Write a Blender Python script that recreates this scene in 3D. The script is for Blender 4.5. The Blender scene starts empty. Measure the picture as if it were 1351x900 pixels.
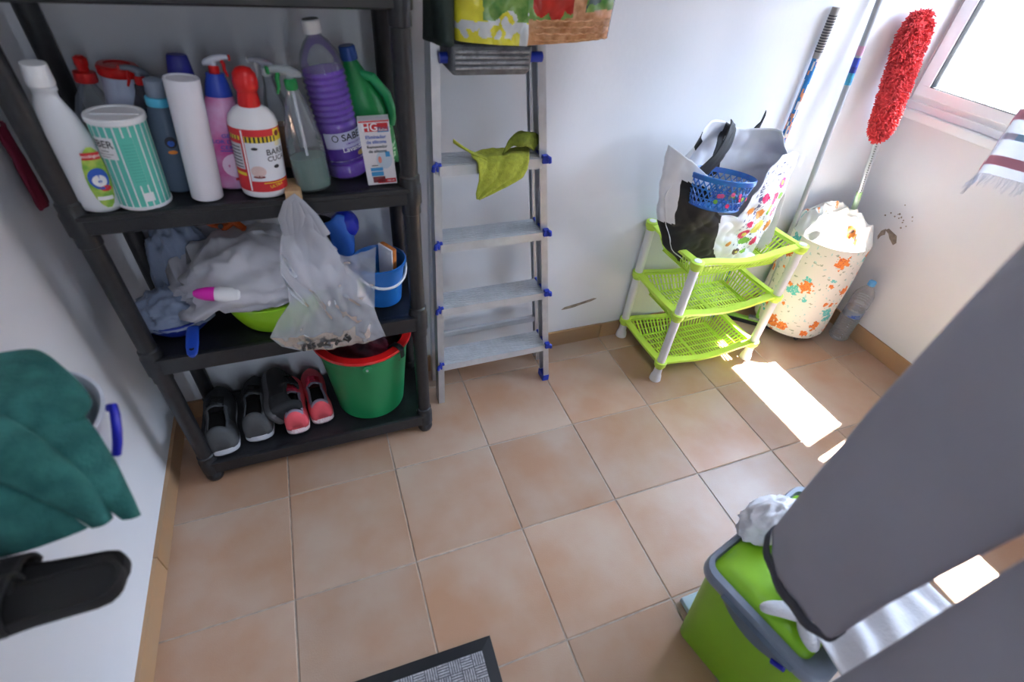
import bpy, bmesh, math, random
from mathutils import Vector, Matrix, Euler, noise
R = random.Random(7)
PI = math.pi
sin, cos = math.sin, math.cos
S = bpy.context.scene
C = S.collection
V = Vector

# ------------------------------------------------------------------ camera
cam = bpy.data.cameras.new('camera')
cam.sensor_width = 36.0
cam.lens = 670.19 / 1351 * 36.0
cam.clip_start = 0.02
cam.dof.use_dof = True
cam.dof.focus_distance = 1.9
cam.dof.aperture_fstop = 2.4
camo = bpy.data.objects.new('camera', cam); C.objects.link(camo)
a_, b_, c_ = 0.850262681, 0.0970513947, -0.41867783
camo.matrix_world = (Matrix.Translation((0.5840, -1.0273, 1.4697)) @ Matrix.Rotation(c_, 4, 'Z')
                     @ Matrix.Rotation(a_, 4, 'X') @ Matrix.Rotation(b_, 4, 'Z'))
S.camera = camo

# ------------------------------------------------------------------ light and exposure
S.view_settings.view_transform = 'Standard'
S.view_settings.look = 'None'
S.view_settings.exposure = 0.98
S.view_settings.gamma = 1.0
w = bpy.data.worlds.new('sky'); S.world = w; w.use_nodes = True
nt = w.node_tree; bgn = nt.nodes['Background']
tcn = nt.nodes.new('ShaderNodeTexCoord'); sep = nt.nodes.new('ShaderNodeSeparateXYZ')
rmp = nt.nodes.new('ShaderNodeValToRGB'); mpr = nt.nodes.new('ShaderNodeMapRange')
mpr.inputs[1].default_value = -0.3; mpr.inputs[2].default_value = 1.0
nt.links.new(tcn.outputs['Generated'], sep.inputs[0]); nt.links.new(sep.outputs[2], mpr.inputs[0])
nt.links.new(mpr.outputs[0], rmp.inputs[0]); nt.links.new(rmp.outputs[0], bgn.inputs[0])
e = rmp.color_ramp.elements
e[0].position = 0.20; e[0].color = (0.30, 0.29, 0.27, 1)
e[1].position = 1.0; e[1].color = (0.50, 0.66, 1.0, 1)
e2 = rmp.color_ramp.elements.new(0.27); e2.color = (0.72, 0.86, 1.0, 1)
bgn.inputs[1].default_value = 16.0
sun = bpy.data.lights.new('sun', 'SUN'); sun.energy = 190; sun.angle = math.radians(0.6); sun.color = (1, 0.98, 0.96)
suno = bpy.data.objects.new('sun', sun); C.objects.link(suno)
suno.rotation_euler = V((-0.485, -0.097, -1.03)).to_track_quat('-Z', 'Y').to_euler(); suno.location = (4, 1, 4)
def portal(loc, aim, sx, sy):
    l = bpy.data.lights.new('sky_portal', 'AREA'); l.shape = 'RECTANGLE'; l.size = sx; l.size_y = sy
    l.cycles.is_portal = True
    o = bpy.data.objects.new('sky_portal', l); C.objects.link(o); o.location = loc
    o.rotation_euler = V(aim).to_track_quat('-Z', 'Y').to_euler()
portal((3.06, -0.27, 1.38), (-1, 0, 0), 1.5, 0.95)
portal((1.06, -3.42, 1.05), (0, 1, 0), .13, 2.05)

# soft overhead fill, added out of view in place of ambient light from above
cl = bpy.data.lights.new('overhead_fill', 'AREA'); cl.shape = 'SQUARE'; cl.size = 0.55; cl.energy = 4.0; cl.color = (0.82, 0.90, 1.0)
clo = bpy.data.objects.new('overhead_fill', cl); C.objects.link(clo); clo.location = (1.10, -1.05, 2.53)

# ------------------------------------------------------------------ materials
_m = {}
def mat(name, col, rough=0.5, noise_s=0, noise_a=0.0, col2=None, bump=0, bump_s=80, metal=0, spec=0.5, alpha=None, trans=0, rnd=0, coat=0, sub=0):
    if name in _m: return _m[name]
    m = bpy.data.materials.new(name); m.use_nodes = True; _m[name] = m
    n = m.node_tree; p = n.nodes['Principled BSDF']
    p.inputs['Base Color'].default_value = (*col, 1); p.inputs['Roughness'].default_value = rough
    p.inputs['Metallic'].default_value = metal; p.inputs['Specular IOR Level'].default_value = spec
    if coat: p.inputs['Coat Weight'].default_value = coat
    if trans: p.inputs['Transmission Weight'].default_value = trans; p.inputs['IOR'].default_value = 1.25
    tc = None
    if noise_s or bump:
        tc = n.nodes.new('ShaderNodeTexCoord')
    last = None
    if noise_s:
        t = n.nodes.new('ShaderNodeTexNoise'); t.inputs['Scale'].default_value = noise_s; t.inputs['Detail'].default_value = 5
        if rnd:
            oi0 = n.nodes.new('ShaderNodeObjectInfo'); sc = n.nodes.new('ShaderNodeVectorMath'); sc.operation = 'ADD'
            cb = n.nodes.new('ShaderNodeCombineXYZ'); mu = n.nodes.new('ShaderNodeMath'); mu.operation = 'MULTIPLY'; mu.inputs[1].default_value = 37
            n.links.new(oi0.outputs['Random'], mu.inputs[0]); n.links.new(mu.outputs[0], cb.inputs[2])
            n.links.new(tc.outputs['Object'], sc.inputs[0]); n.links.new(cb.outputs[0], sc.inputs[1]); n.links.new(sc.outputs[0], t.inputs['Vector'])
        else:
            n.links.new(tc.outputs['Object'], t.inputs['Vector'])
        mp = n.nodes.new('ShaderNodeMapRange'); mp.inputs[1].default_value = 0.35; mp.inputs[2].default_value = 0.65
        n.links.new(t.outputs[0], mp.inputs[0])
        mx = n.nodes.new('ShaderNodeMix'); mx.data_type = 'RGBA'
        mx.inputs[6].default_value = (*col, 1)
        c2 = col2 or tuple(max(0, x * (1 - noise_a)) for x in col)
        mx.inputs[7].default_value = (*c2, 1)
        n.links.new(mp.outputs[0], mx.inputs[0]); last = mx.outputs[2]
        n.links.new(last, p.inputs['Base Color'])
    if rnd:
        oi = n.nodes.new('ShaderNodeObjectInfo'); hs = n.nodes.new('ShaderNodeHueSaturation')
        mp2 = n.nodes.new('ShaderNodeMapRange'); mp2.inputs[3].default_value = 1 - rnd; mp2.inputs[4].default_value = 1 + rnd
        n.links.new(oi.outputs['Random'], mp2.inputs[0]); n.links.new(mp2.outputs[0], hs.inputs['Value'])
        if last: n.links.new(last, hs.inputs['Color'])
        else: hs.inputs['Color'].default_value = (*col, 1)
        n.links.new(hs.outputs[0], p.inputs['Base Color'])
    if bump:
        t2 = n.nodes.new('ShaderNodeTexNoise'); t2.inputs['Scale'].default_value = bump_s; t2.inputs['Detail'].default_value = 3
        n.links.new(tc.outputs['Object'], t2.inputs['Vector'])
        b = n.nodes.new('ShaderNodeBump'); b.inputs['Strength'].default_value = bump; b.inputs['Distance'].default_value = 0.004
        n.links.new(t2.outputs[0], b.inputs['Height']); n.links.new(b.outputs[0], p.inputs['Normal'])
    return m
def film(name, col, opac, rough=0.15, tl=0.4, rim=0.3):
    """thin see-through plastic: partly transparent, partly diffuse and shiny"""
    if name in _m: return _m[name]
    m = bpy.data.materials.new(name); m.use_nodes = True; _m[name] = m
    n = m.node_tree; n.nodes.clear()
    out = n.nodes.new('ShaderNodeOutputMaterial'); tr = n.nodes.new('ShaderNodeBsdfTransparent')
    tr.inputs[0].default_value = (*[0.82 + 0.18 * x for x in col], 1)
    d = n.nodes.new('ShaderNodeBsdfDiffuse'); d.inputs[0].default_value = (*col, 1)
    t = n.nodes.new('ShaderNodeBsdfTranslucent'); t.inputs[0].default_value = (*col, 1)
    g = n.nodes.new('ShaderNodeBsdfGlossy'); g.inputs['Roughness'].default_value = rough
    m1 = n.nodes.new('ShaderNodeMixShader'); m1.inputs[0].default_value = tl
    n.links.new(d.outputs[0], m1.inputs[1]); n.links.new(t.outputs[0], m1.inputs[2])
    lw = n.nodes.new('ShaderNodeLayerWeight'); lw.inputs[0].default_value = rim
    m2 = n.nodes.new('ShaderNodeMixShader'); m2.inputs[0].default_value = opac
    n.links.new(tr.outputs[0], m2.inputs[1]); n.links.new(m1.outputs[0], m2.inputs[2])
    m3 = n.nodes.new('ShaderNodeMixShader')
    mm = n.nodes.new('ShaderNodeMath'); mm.operation = 'MULTIPLY'; mm.inputs[1].default_value = 0.7
    n.links.new(lw.outputs['Fresnel'], mm.inputs[0]); n.links.new(mm.outputs[0], m3.inputs[0])
    n.links.new(m2.outputs[0], m3.inputs[1]); n.links.new(g.outputs[0], m3.inputs[2])
    n.links.new(m3.outputs[0], out.inputs[0])
    return m

WALL = mat('white_plaster', (0.74, 0.75, 0.79), 0.85, 3, 0.04, bump=0.10, bump_s=60)
GROUT = mat('cement_grout', (0.47, 0.40, 0.34), 0.9, 40, 0.3)
TILE = mat('terracotta_tile', (0.43, 0.245, 0.15), 0.28, 3.6, 0, (0.48, 0.355, 0.275), bump=0.12, bump_s=260, rnd=0.11, spec=0.6)
SKIRT = mat('skirting_tile', (0.42, 0.24, 0.12), 0.45, 9, 0, (0.38, 0.24, 0.14), rnd=0.10)
PVC = mat('white_window_plastic', (0.88, 0.91, 0.93), 0.3)
GLASS = film('window_glass', (0.95, 0.97, 1.0), 0.02, 0.02, 0.5, 0.2)
BLACKP = mat('black_plastic', (0.016, 0.016, 0.019), 0.42, 60, 0.3, bump=0.1, bump_s=200)
ALU = mat('brushed_aluminium', (0.62, 0.64, 0.68), 0.38, 30, 0.1, metal=0.75)
ALUS = mat('aluminium_step', (0.66, 0.68, 0.72), 0.42, 25, 0.12, metal=0.6)
BLUEP = mat('blue_plastic', (0.012, 0.04, 0.42), 0.35)
LIME = mat('lime_plastic', (0.60, 0.84, 0.10), 0.35, spec=0.4)
WHITEP = mat('white_plastic', (0.80, 0.80, 0.82), 0.35)
HDPE = mat('milky_plastic', (0.72, 0.74, 0.78), 0.38)
REDP = mat('red_plastic', (0.62, 0.012, 0.012), 0.3)
DARK = mat('dark_opening', (0.01, 0.01, 0.012), 0.8)
CLEAR = film('clear_plastic', (0.80, 0.86, 0.92), 0.16, 0.08, 0.5, 0.35)
GREYP = mat('blue_grey_plastic', (0.20, 0.24, 0.31), 0.4)
WOOD = mat('pale_wood', (0.60, 0.38, 0.20), 0.55, 25, 0.25)
PAPERW = mat('white_paper', (0.80, 0.80, 0.82), 0.7)
INK = mat('black_ink', (0.02, 0.02, 0.03), 0.6)
INKB = mat('blue_ink', (0.02, 0.10, 0.50), 0.6)
INKW = mat('white_ink', (0.85, 0.85, 0.87), 0.6)
INKR = mat('red_ink', (0.62, 0.02, 0.03), 0.5)
INKY = mat('yellow_ink', (0.80, 0.62, 0.03), 0.5)
INKG = mat('green_ink', (0.10, 0.42, 0.06), 0.5)

# ------------------------------------------------------------------ geometry helpers
class G:
    def __init__(s): s.v = []; s.f = []; s.m = []
    def add(s, vs, fs, mi=0):
        o = len(s.v); s.v += [V(x) for x in vs]
        for i, f in enumerate(fs):
            s.f.append([o + j for j in f]); s.m.append(mi[i] if isinstance(mi, list) else mi)
        return s
    def box(s, x0, x1, y0, y1, z0, z1, mi=0, M=None):
        vs = [V((x, y, z)) for z in (z0, z1) for y in (y0, y1) for x in (x0, x1)]
        if M: vs = [M @ q for q in vs]
        return s.add(vs, [(0, 2, 3, 1), (4, 5, 7, 6), (0, 1, 5, 4), (2, 6, 7, 3), (0, 4, 6, 2), (1, 3, 7, 5)], mi)
    def loft(s, rings, cap=(1, 1), closed=True, mi=0):
        n = len(rings[0]); vs = [p for r in rings for p in r]; fs = []
        mm = []
        for i in range(len(rings) - 1):
            for j in range(n if closed else n - 1):
                k = (j + 1) % n
                fs.append((i * n + j, i * n + k, (i + 1) * n + k, (i + 1) * n + j))
                mm.append(mi(i, j) if callable(mi) else mi)
        b = mi if not callable(mi) else 0
        if cap[0]: fs.append(tuple(range(n - 1, -1, -1))); mm.append(b)
        if cap[1]: fs.append(tuple(range((len(rings) - 1) * n, len(rings) * n))); mm.append(b)
        return s.add(vs, fs, mm)
    def lathe(s, prof, n=32, cx=0, cy=0, sx=1, sy=1, cap=(1, 1), M=None, off=None, mi=0):
        rings = []
        for r, z in prof:
            ox, oy = off(z) if off else (0, 0)
            ring = [V((cx + ox + r * sx * cos(2 * PI * k / n), cy + oy + r * sy * sin(2 * PI * k / n), z)) for k in range(n)]
            if M: ring = [M @ q for q in ring]
            rings.append(ring)
        return s.loft(rings, cap, mi=mi)
    def tube(s, pts, r, n=10, cap=(1, 1), closed=False, mi=0, flat=1.0):
        pts = [V(p) for p in pts]; L = len(pts); rings = []
        up = V((0, 0, 1)); prev = None
        for i, p in enumerate(pts):
            if closed: t = pts[(i + 1) % L] - pts[i - 1]
            else: t = pts[min(i + 1, L - 1)] - pts[max(i - 1, 0)]
            t = t.normalized()
            if prev is None:
                a = up if abs(t.z) < 0.95 else V((0, 1, 0))
                x = t.cross(a).normalized()
            else:
                x = (prev - t * prev.dot(t)).normalized()
            prev = x; y = t.cross(x)
            rr = r[i] if isinstance(r, (list, tuple)) else r
            rings.append([p + x * rr * cos(2 * PI * k / n) + y * rr * flat * sin(2 * PI * k / n) for k in range(n)])
        if closed: rings.append(rings[0]); cap = (0, 0)
        return s.loft(rings, cap, mi=mi)
    def grid(s, f, nu, nv, mi=0, skip=None):
        vs = [V(f(i / nu, j / nv)) for j in range(nv + 1) for i in range(nu + 1)]
        fs = []; mm = []
        for j in range(nv):
            for i in range(nu):
                if skip and skip((i + .5) / nu, (j + .5) / nv): continue
                a = j * (nu + 1) + i
                fs.append((a, a + 1, a + nu + 2, a + nu + 1))
                mm.append(mi((i + .5) / nu, (j + .5) / nv) if callable(mi) else mi)
        return s.add(vs, fs, mm)

def TM(o):
    return Matrix.Translation(o.location) @ o.rotation_euler.to_matrix().to_4x4()
def obj(name, g, mats, parent=None, w=False, smooth=True, bevel=0, solid=0, subs=0, angle=0.6, kind=None, label=None, seg=2):
    """one mesh object; w=True means the vertices are given in world coordinates"""
    me = bpy.data.meshes.new(name)
    vs = g.v
    if parent and w:
        M = TM(parent)
        if parent.parent: M = TM(parent.parent) @ M
        I = M.inverted(); vs = [I @ q for q in vs]
    me.from_pydata([tuple(q) for q in vs], [], g.f)
    if not isinstance(mats, (list, tuple)): mats = [mats]
    for m in mats: me.materials.append(m)
    me.polygons.foreach_set('material_index', g.m)
    me.update()
    bm = bmesh.new(); bm.from_mesh(me)
    bmesh.ops.remove_doubles(bm, verts=bm.verts, dist=1e-6)
    if not solid: bmesh.ops.recalc_face_normals(bm, faces=bm.faces)
    bm.to_mesh(me); bm.free()
    if smooth:
        me.polygons.foreach_set('use_smooth', [True] * len(me.polygons))
        try: me.set_sharp_from_angle(angle=angle)
        except Exception: pass
    o = bpy.data.objects.new(name, me); C.objects.link(o)
    if parent: o.parent = parent
    if solid:
        md = o.modifiers.new('solid', 'SOLIDIFY'); md.thickness = solid; md.offset = 0
    if subs:
        md = o.modifiers.new('sub', 'SUBSURF'); md.levels = subs; md.render_levels = subs
    if bevel:
        md = o.modifiers.new('bev', 'BEVEL'); md.width = bevel; md.segments = seg; md.limit_method = 'ANGLE'; md.angle_limit = 0.7
    if kind: o['kind'] = kind
    if label: o['label'] = label
    return o
def tag(o, label, cat, group=None):
    o['label'] = label; o['category'] = cat
    if group: o['group'] = group
    return o
def thing(name, label, cat, loc=(0, 0, 0), rot=(0, 0, 0), group=None):
    o = bpy.data.objects.new(name, None); C.objects.link(o); o.empty_display_size = 0.05
    o.location = loc; o.rotation_euler = Euler(rot)
    return tag(o, label, cat, group)
def struct(name, g, m, **k):
    o = obj(name, g, m, **k); o['kind'] = 'structure'; return o
_tc = {}
def text_polys(s, size, bold=0.0):
    k = (s, size, bold)
    if k in _tc: return _tc[k]
    cu = bpy.data.curves.new('t', 'FONT'); cu.body = s; cu.size = size; cu.align_x = 'CENTER'; cu.align_y = 'CENTER'
    cu.offset = bold; cu.resolution_u = 3; cu.fill_mode = 'FRONT'
    o = bpy.data.objects.new('t', cu); C.objects.link(o)
    bpy.context.view_layer.update()
    me = o.evaluated_get(bpy.context.evaluated_depsgraph_get()).to_mesh()
    r = ([V(v.co) for v in me.vertices], [tuple(p.vertices) for p in me.polygons])
    bpy.data.objects.remove(o); bpy.data.curves.remove(cu)
    _tc[k] = r
    return r
def text(g, s, size, f, mi=0, bold=0.0, rot=0):
    vs, fs = text_polys(s, size, bold)
    M = Matrix.Rotation(rot, 3, 'Z')
    g.add([f(*(M @ q).xy) for q in vs], fs, mi)
def cyl(rx, ry, a0, z0, cx=0, cy=0):
    """maps a flat label (s, t) around an upright oval, centred on angle a0"""
    r = (rx + ry) / 2
    return lambda s_, t_: V((cx + rx * cos(a0 + s_ / r), cy + ry * sin(a0 + s_ / r), z0 + t_))
def nz(p, f=1.0): return noise.noise(V(p) * f)
def crease(p, f): return 1 - 2 * abs(noise.noise(V(p) * f))
def crumple(p, amp, f):
    p = V(p)
    return amp * (0.6 * crease(p, f) + 0.3 * crease(p + V((7, 3, 1)), f * 2.1) + 0.25 * nz(p, f * 0.6))
def ribbon(g, a, b, wd, mi=0, up=V((0, 0, 1))):
    a, b = V(a), V(b); t = (b - a).normalized(); x = t.cross(up).normalized() * wd / 2
    g.add([a - x, a + x, b + x, b - x], [(0, 1, 2, 3)], mi)

# ================================================================== THE ROOM
XR, YB, YF, H = 2.845, 0.43, -3.3, 2.6
g = G().box(-0.15, XR + .15, YF - .15, YB + .15, -0.10, -0.0025)
floor = struct('floor', g, GROUT, smooth=False)
TS = 0.33
_tm = {}
def tile_obj(parent, name, sx, sy, sz, loc, m, rot=0):
    k = (name, round(sx, 3), round(sy, 3), round(sz, 3), m.name)
    if k not in _tm:
        b = 0.0025; g = G()
        g.box(b, sx - b, b, sy - b, -0.008, 0)  # lower edges
        g = G()
        r0 = [V((0, 0, -sz)), V((sx, 0, -sz)), V((sx, sy, -sz)), V((0, sy, -sz))]
        r1 = [V((0, 0, -b)), V((sx, 0, -b)), V((sx, sy, -b)), V((0, sy, -b))]
        r2 = [V((b, b, 0)), V((sx - b, b, 0)), V((sx - b, sy - b, 0)), V((b, sy - b, 0))]
        g.loft([r0, r1, r2])
        me = bpy.data.meshes.new(name)
        me.from_pydata([tuple(q) for q in g.v], [], g.f); me.materials.append(m)
        bm = bmesh.new(); bm.from_mesh(me); bmesh.ops.recalc_face_normals(bm, faces=bm.faces); bm.to_mesh(me); bm.free()
        _tm[k] = me
    o = bpy.data.objects.new(name, _tm[k]); C.objects.link(o); o.parent = parent
    o.location = loc
    return o
gap = 0.0028
for i in range(9):
    for j in range(-8, 2):
        x0, x1 = i * TS, min((i + 1) * TS, XR)
        y0, y1 = j * TS, min((j + 1) * TS, YB)
        if y1 - y0 < .02 or y0 < YF: continue
        if x1 - x0 < .02: continue
        o = tile_obj(floor, 'tile', x1 - x0 - gap, y1 - y0 - gap, 0.006, (x0 + gap / 2, y0 + gap / 2, R.uniform(-.0006, .0004)), TILE)

def skirting(name, L, place, n0=0.0):
    g = G()
    P = place
    g.add([P(u, d, z) for z in (0, .076) for d in (0, .003) for u in (0, L)],
          [(0, 2, 3, 1), (4, 5, 7, 6), (0, 1, 5, 4), (2, 6, 7, 3), (0, 4, 6, 2), (1, 3, 7, 5)])
    base = struct(name, g, GROUT, smooth=False)
    u = -n0
    while u < L - .01:
        a, b = max(u, 0) + .0015, min(u + TS, L) - .0015
        if b - a > .01:
            gg = G(); t = .010 + R.uniform(-.001, .001); h = .077 + R.uniform(-.002, .002)
            gg.add([P(q, d, z) for z in (0, h) for d in (.0, t) for q in (a, b)],
                   [(0, 2, 3, 1), (4, 5, 7, 6), (0, 1, 5, 4), (2, 6, 7, 3), (0, 4, 6, 2), (1, 3, 7, 5)])
            obj('tile', gg, SKIRT, base, smooth=False)
        u += TS
skirting('baseboard_left', YB - YF, lambda u, d, z: V((d, YF + u, z)), 0.19 - 0.05)
skirting('baseboard_back', XR, lambda u, d, z: V((u, YB - d, z)), 0)
skirting('baseboard_right', YB - YF, lambda u, d, z: V((XR - d, YF + u, z)), 0.22)

T_ = .15
struct('wall_left', G().box(-T_, 0, YF - T_, YB + T_, 0, H), WALL, smooth=False)
struct('wall_back', G().box(-0.0, XR, YB, YB + T_, 0, H), WALL, smooth=False)
WY0, WY1, WZ0, WZ1 = -1.02, 0.424, 0.935, 1.83
g = G()
g.box(XR, XR + T_, YF - T_, WY0, 0, H); g.box(XR, XR + T_, WY1, YB + T_, 0, H)
g.box(XR, XR + T_, WY0, WY1, 0, WZ0); g.box(XR, XR + T_, WY0, WY1, WZ1, H)
wr = struct('wall_right', g, WALL, smooth=False)
DX0, DX1, DZ = 0.95, 1.80, 2.08
g = G()
g.box(0, DX0, YF - T_, YF, 0, H); g.box(DX1, XR, YF - T_, YF, 0, H); g.box(DX0, DX1, YF - T_, YF, DZ, H)
struct('wall_front', g, WALL, smooth=False)
struct('ceiling', G().box(-T_, XR + T_, YF - T_, YB + T_, H, H + .12), WALL, smooth=False)
g = G(); g.box(DX0, DX0 + .05, YF - .12, YF + .01, 0, DZ); g.box(DX1 - .05, DX1, YF - .12, YF + .01, 0, DZ); g.box(DX0, DX1, YF - .12, YF + .01, DZ - .05, DZ)
dr = struct('added_door_1', g, PVC, smooth=False)
obj('added_door_leaf', G().box(DX0 + .17, DX1 - .05, YF - .09, YF - .05, 0.01, DZ - .05), mat('brown_door', (.30, .18, .10), .5), dr, smooth=False)  # leaf left ajar; unseen opening added to let fill light in from behind

T = thing('fill_panel', 'square white panel added out of view above the overhead fill', 'light', (1.10, -1.05, 2.54))  # made-up housing above the added fill; it gives no light itself
obj('housing', G().box(.80, 1.40, -1.35, -.75, 2.54, 2.598), PVC, T, w=True, smooth=False, bevel=.004)
# window: outer frame, two sashes with panes, sill
WX = XR + .004
g = G(); fw = .05
g.box(WX, WX + .06, WY0, WY1, WZ0 + .035, WZ0 + .035 + .05); g.box(WX, WX + .06, WY0, WY1, WZ1 - .05, WZ1)
g.box(WX, WX + .06, WY0, WY0 + fw, WZ0 + .085, WZ1 - .05); g.box(WX, WX + .06, WY1 - .03, WY1, WZ0 + .085, WZ1 - .05)
win = struct('window_1', g, PVC, smooth=False, bevel=.003)
def sash(y0, y1):
    z0, z1 = WZ0 + .06, WZ1 - .025; x0, x1 = WX - .018, WX + .035; s = .048
    gg = G(); gg.box(x0, x1, y0, y1, z0, z0 + s - .012); gg.box(x0, x1, y0, y1, z1 - .055, z1)
    gg.box(x0, x1, y0, y0 + s, z0 + s - .012, z1 - .055); gg.box(x0, x1, y1 - s, y1, z0 + s - .012, z1 - .055)
    o = obj('window_sash', gg, PVC, win, smooth=False, bevel=.004)
    gk = G(); a = .0025
    for (p, q, r_, t) in ((y0 + s, y1 - s, z0 + s - .012, z0 + s - .009), (y0 + s, y1 - s, z1 - .058, z1 - .055),
                          (y0 + s, y0 + s + a, z0 + s - .01, z1 - .055), (y1 - s - a, y1 - s, z0 + s - .01, z1 - .055)):
        gk.box(x0 + .004, x1 - .004, p, q, r_, t)
    obj('seal', gk, DARK, o, smooth=False)
    obj('pane', G().box(WX + .004, WX + .008, y0 + s, y1 - s, z0 + s - .01, z1 - .055), GLASS, o, smooth=False)
sash(-.265, .414)
sash(-.98, -.285)
g = G()
g.box(XR - .022, XR + T_ + .03, WY0 - .02, WY1 + .002, WZ0 - .02, WZ0 + .012)
g.box(XR - .006, XR + .06, WY0, WY1, WZ0 + .012, WZ0 + .04)
obj('window_sill', g, PVC, win, smooth=False, bevel=.004)

# outside: sunlit yard, a plain building across it whose near face is in shade, a shrub near the window
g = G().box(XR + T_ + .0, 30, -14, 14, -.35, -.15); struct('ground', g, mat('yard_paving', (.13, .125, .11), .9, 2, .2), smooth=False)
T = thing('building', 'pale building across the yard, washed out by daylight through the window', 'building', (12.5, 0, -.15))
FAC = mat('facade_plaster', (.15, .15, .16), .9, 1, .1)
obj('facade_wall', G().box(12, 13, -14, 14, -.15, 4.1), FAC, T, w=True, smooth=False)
obj('roof', G().loft([[V((11.7, y, z)) for y, z in ((-14.2, 4.1), (14.2, 4.1))] + [V((13.3, y, z)) for y, z in ((14.2, 4.1), (-14.2, 4.1))],
                      [V((12.5, -14.2, 4.5)), V((12.5, 14.2, 4.5)), V((12.6, 14.2, 4.5)), V((12.6, -14.2, 4.5))]]), mat('roof_clay', (.25, .10, .06), .8), T, w=True, smooth=False)
T = thing('flowering_shrub', 'small red-flowered shrub outside the window, faint in the glare', 'shrub', (4.2, 1.02, -.15))
Rs = random.Random(8)
obj('stem', G().tube([(4.2, 1.02, -.15), (4.22, 1.0, .4), (4.2, 1.02, .75)], [.012, .010, .006], 8), mat('shrub_bark', (.12, .08, .05), .9), T, w=True)
gl, gf = G(), G()
for k in range(260):
    c = V((4.2 + Rs.gauss(0, .10), 1.02 + Rs.gauss(0, .11), .78 + Rs.gauss(0, .075))); M = Matrix.Translation(c) @ Euler((Rs.random() * 6, Rs.random() * 6, Rs.random() * 6)).to_matrix().to_4x4()
    (gf if (k % 6 == 0) else gl).add([M @ V(q) for q in ((-.022, 0, 0), (0, -.010, .003), (.024, 0, 0), (0, .010, .003))], [(0, 1, 2, 3)])
obj('leaves', gl, mat('shrub_leaf', (.05, .11, .04), .7), T, w=True, kind='stuff', smooth=False)
obj('flowers', gf, mat('shrub_flower', (.20, .03, .03), .7), T, w=True, kind='stuff', smooth=False)

# patches where the plaster has come off
RAW = mat('bare_render', (0.36, 0.30, 0.25), 0.9, 60, 0.4)
def patch(name, P, pts, parent):
    g = G(); n = len(pts)
    g.add([P(a, b, .0002) for a, b in pts] + [P(a, b, .0018) for a, b in pts],
          [tuple(range(n)), tuple(range(n, 2 * n))] + [(i, (i + 1) % n, n + (i + 1) % n, n + i) for i in range(n)])
    obj(name, g, RAW, parent, smooth=False)
wb = bpy.data.objects['wall_back']
PB = lambda a, b, d: V((a, YB - d, b)); PRt = lambda a, b, d: V((XR - d, a, b))
patch('peeled_patch', PB, [(1.44, .193), (1.455, .204), (1.49, .209), (1.53, .215), (1.585, .226), (1.60, .222), (1.575, .212), (1.53, .204), (1.50, .196), (1.46, .192)], wb)
patch('peeled_patch', PRt, [(.225, .500), (.215, .512), (.170, .502), (.155, .476), (.162, .462), (.190, .478), (.205, .493)], wr)
patch('peeled_patch', PRt, [(.225, .506), (.238, .490), (.240, .463), (.232, .450), (.228, .470), (.216, .482)], wr)
for k in range(16):
    y, z, s_ = .20 + R.gauss(0, .022), .575 + R.gauss(0, .02), R.uniform(.0018, .004)
    patch('peeled_fleck', PRt, [(y + s_ * cos(t) * R.uniform(.6, 1.3), z + s_ * sin(t) * R.uniform(.6, 1.3)) for t in [q * PI / 3 for q in range(6)]], wr)

# ================================================================== SHELVING UNIT
SX0, SX1, SY0, SY1 = 0.092, 0.822, 0.118, 0.418
LV = [(0.092, .052), (0.530, .055), (0.925, .045), (1.33, .045)]
sh = thing('shelving_unit', 'black plastic shelving unit with round posts standing against the back wall', 'shelves', ((SX0 + SX1) / 2, (SY0 + SY1) / 2, 0))
def rrect(x0, x1, y0, y1, r, z, n=5):
    o = []
    for cx, cy, a in ((x1 - r, y1 - r, 0), (x0 + r, y1 - r, PI / 2), (x0 + r, y0 + r, PI), (x1 - r, y0 + r, 1.5 * PI)):
        for k in range(n + 1):
            t = a + k / n * PI / 2; o.append(V((cx + r * cos(t), cy + r * sin(t), z)))
    return o
for z, th in LV:
    g = G()
    g.loft([rrect(SX0 + .008, SX1 - .008, SY0 + .008, SY1 - .008, .02, z - th), rrect(SX0 + .003, SX1 - .003, SY0 + .003, SY1 - .003, .025, z - th + .004),
            rrect(SX0 + .003, SX1 - .003, SY0 + .003, SY1 - .003, .025, z - .012), rrect(SX0, SX1, SY0, SY1, .028, z - .010),
            rrect(SX0, SX1, SY0, SY1, .028, z - .001), rrect(SX0 + .005, SX1 - .005, SY0 + .005, SY1 - .005, .024, z + .001),
            rrect(SX0 + .012, SX1 - .012, SY0 + .012, SY1 - .012, .02, z + .001), rrect(SX0 + .016, SX1 - .016, SY0 + .016, SY1 - .016, .018, z - .002)])
    obj('shelf', g, BLACKP, sh, w=True, angle=.7)
PX = (SX0 + .026, SX1 - .026); PY = (SY0 + .026, SY1 - .026)
for x in PX:
    for y in PY:
        g = G(); prof = []
        for k, (z, th) in enumerate(LV):
            b = z - th
            if k: prof += [(.021, b - .03), (.0235, b - .028), (.0235, b)]
            prof += [(.027, b), (.027, z), (.0245, z + .004), (.0245, z + .022), (.021, z + .026)]
        prof = [(.0205, .035), (.021, .045)] + prof + [(.021, 1.45), (.015, 1.46)]
        g.lathe(prof, 20, x, y); obj('post', g, BLACKP, sh, w=True)
        obj('foot', G().lathe([(.018, 0), (.022, .004), (.026, .016), (.025, .026), (.020, .036)], 20, x, y), BLACKP, sh, w=True)

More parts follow.
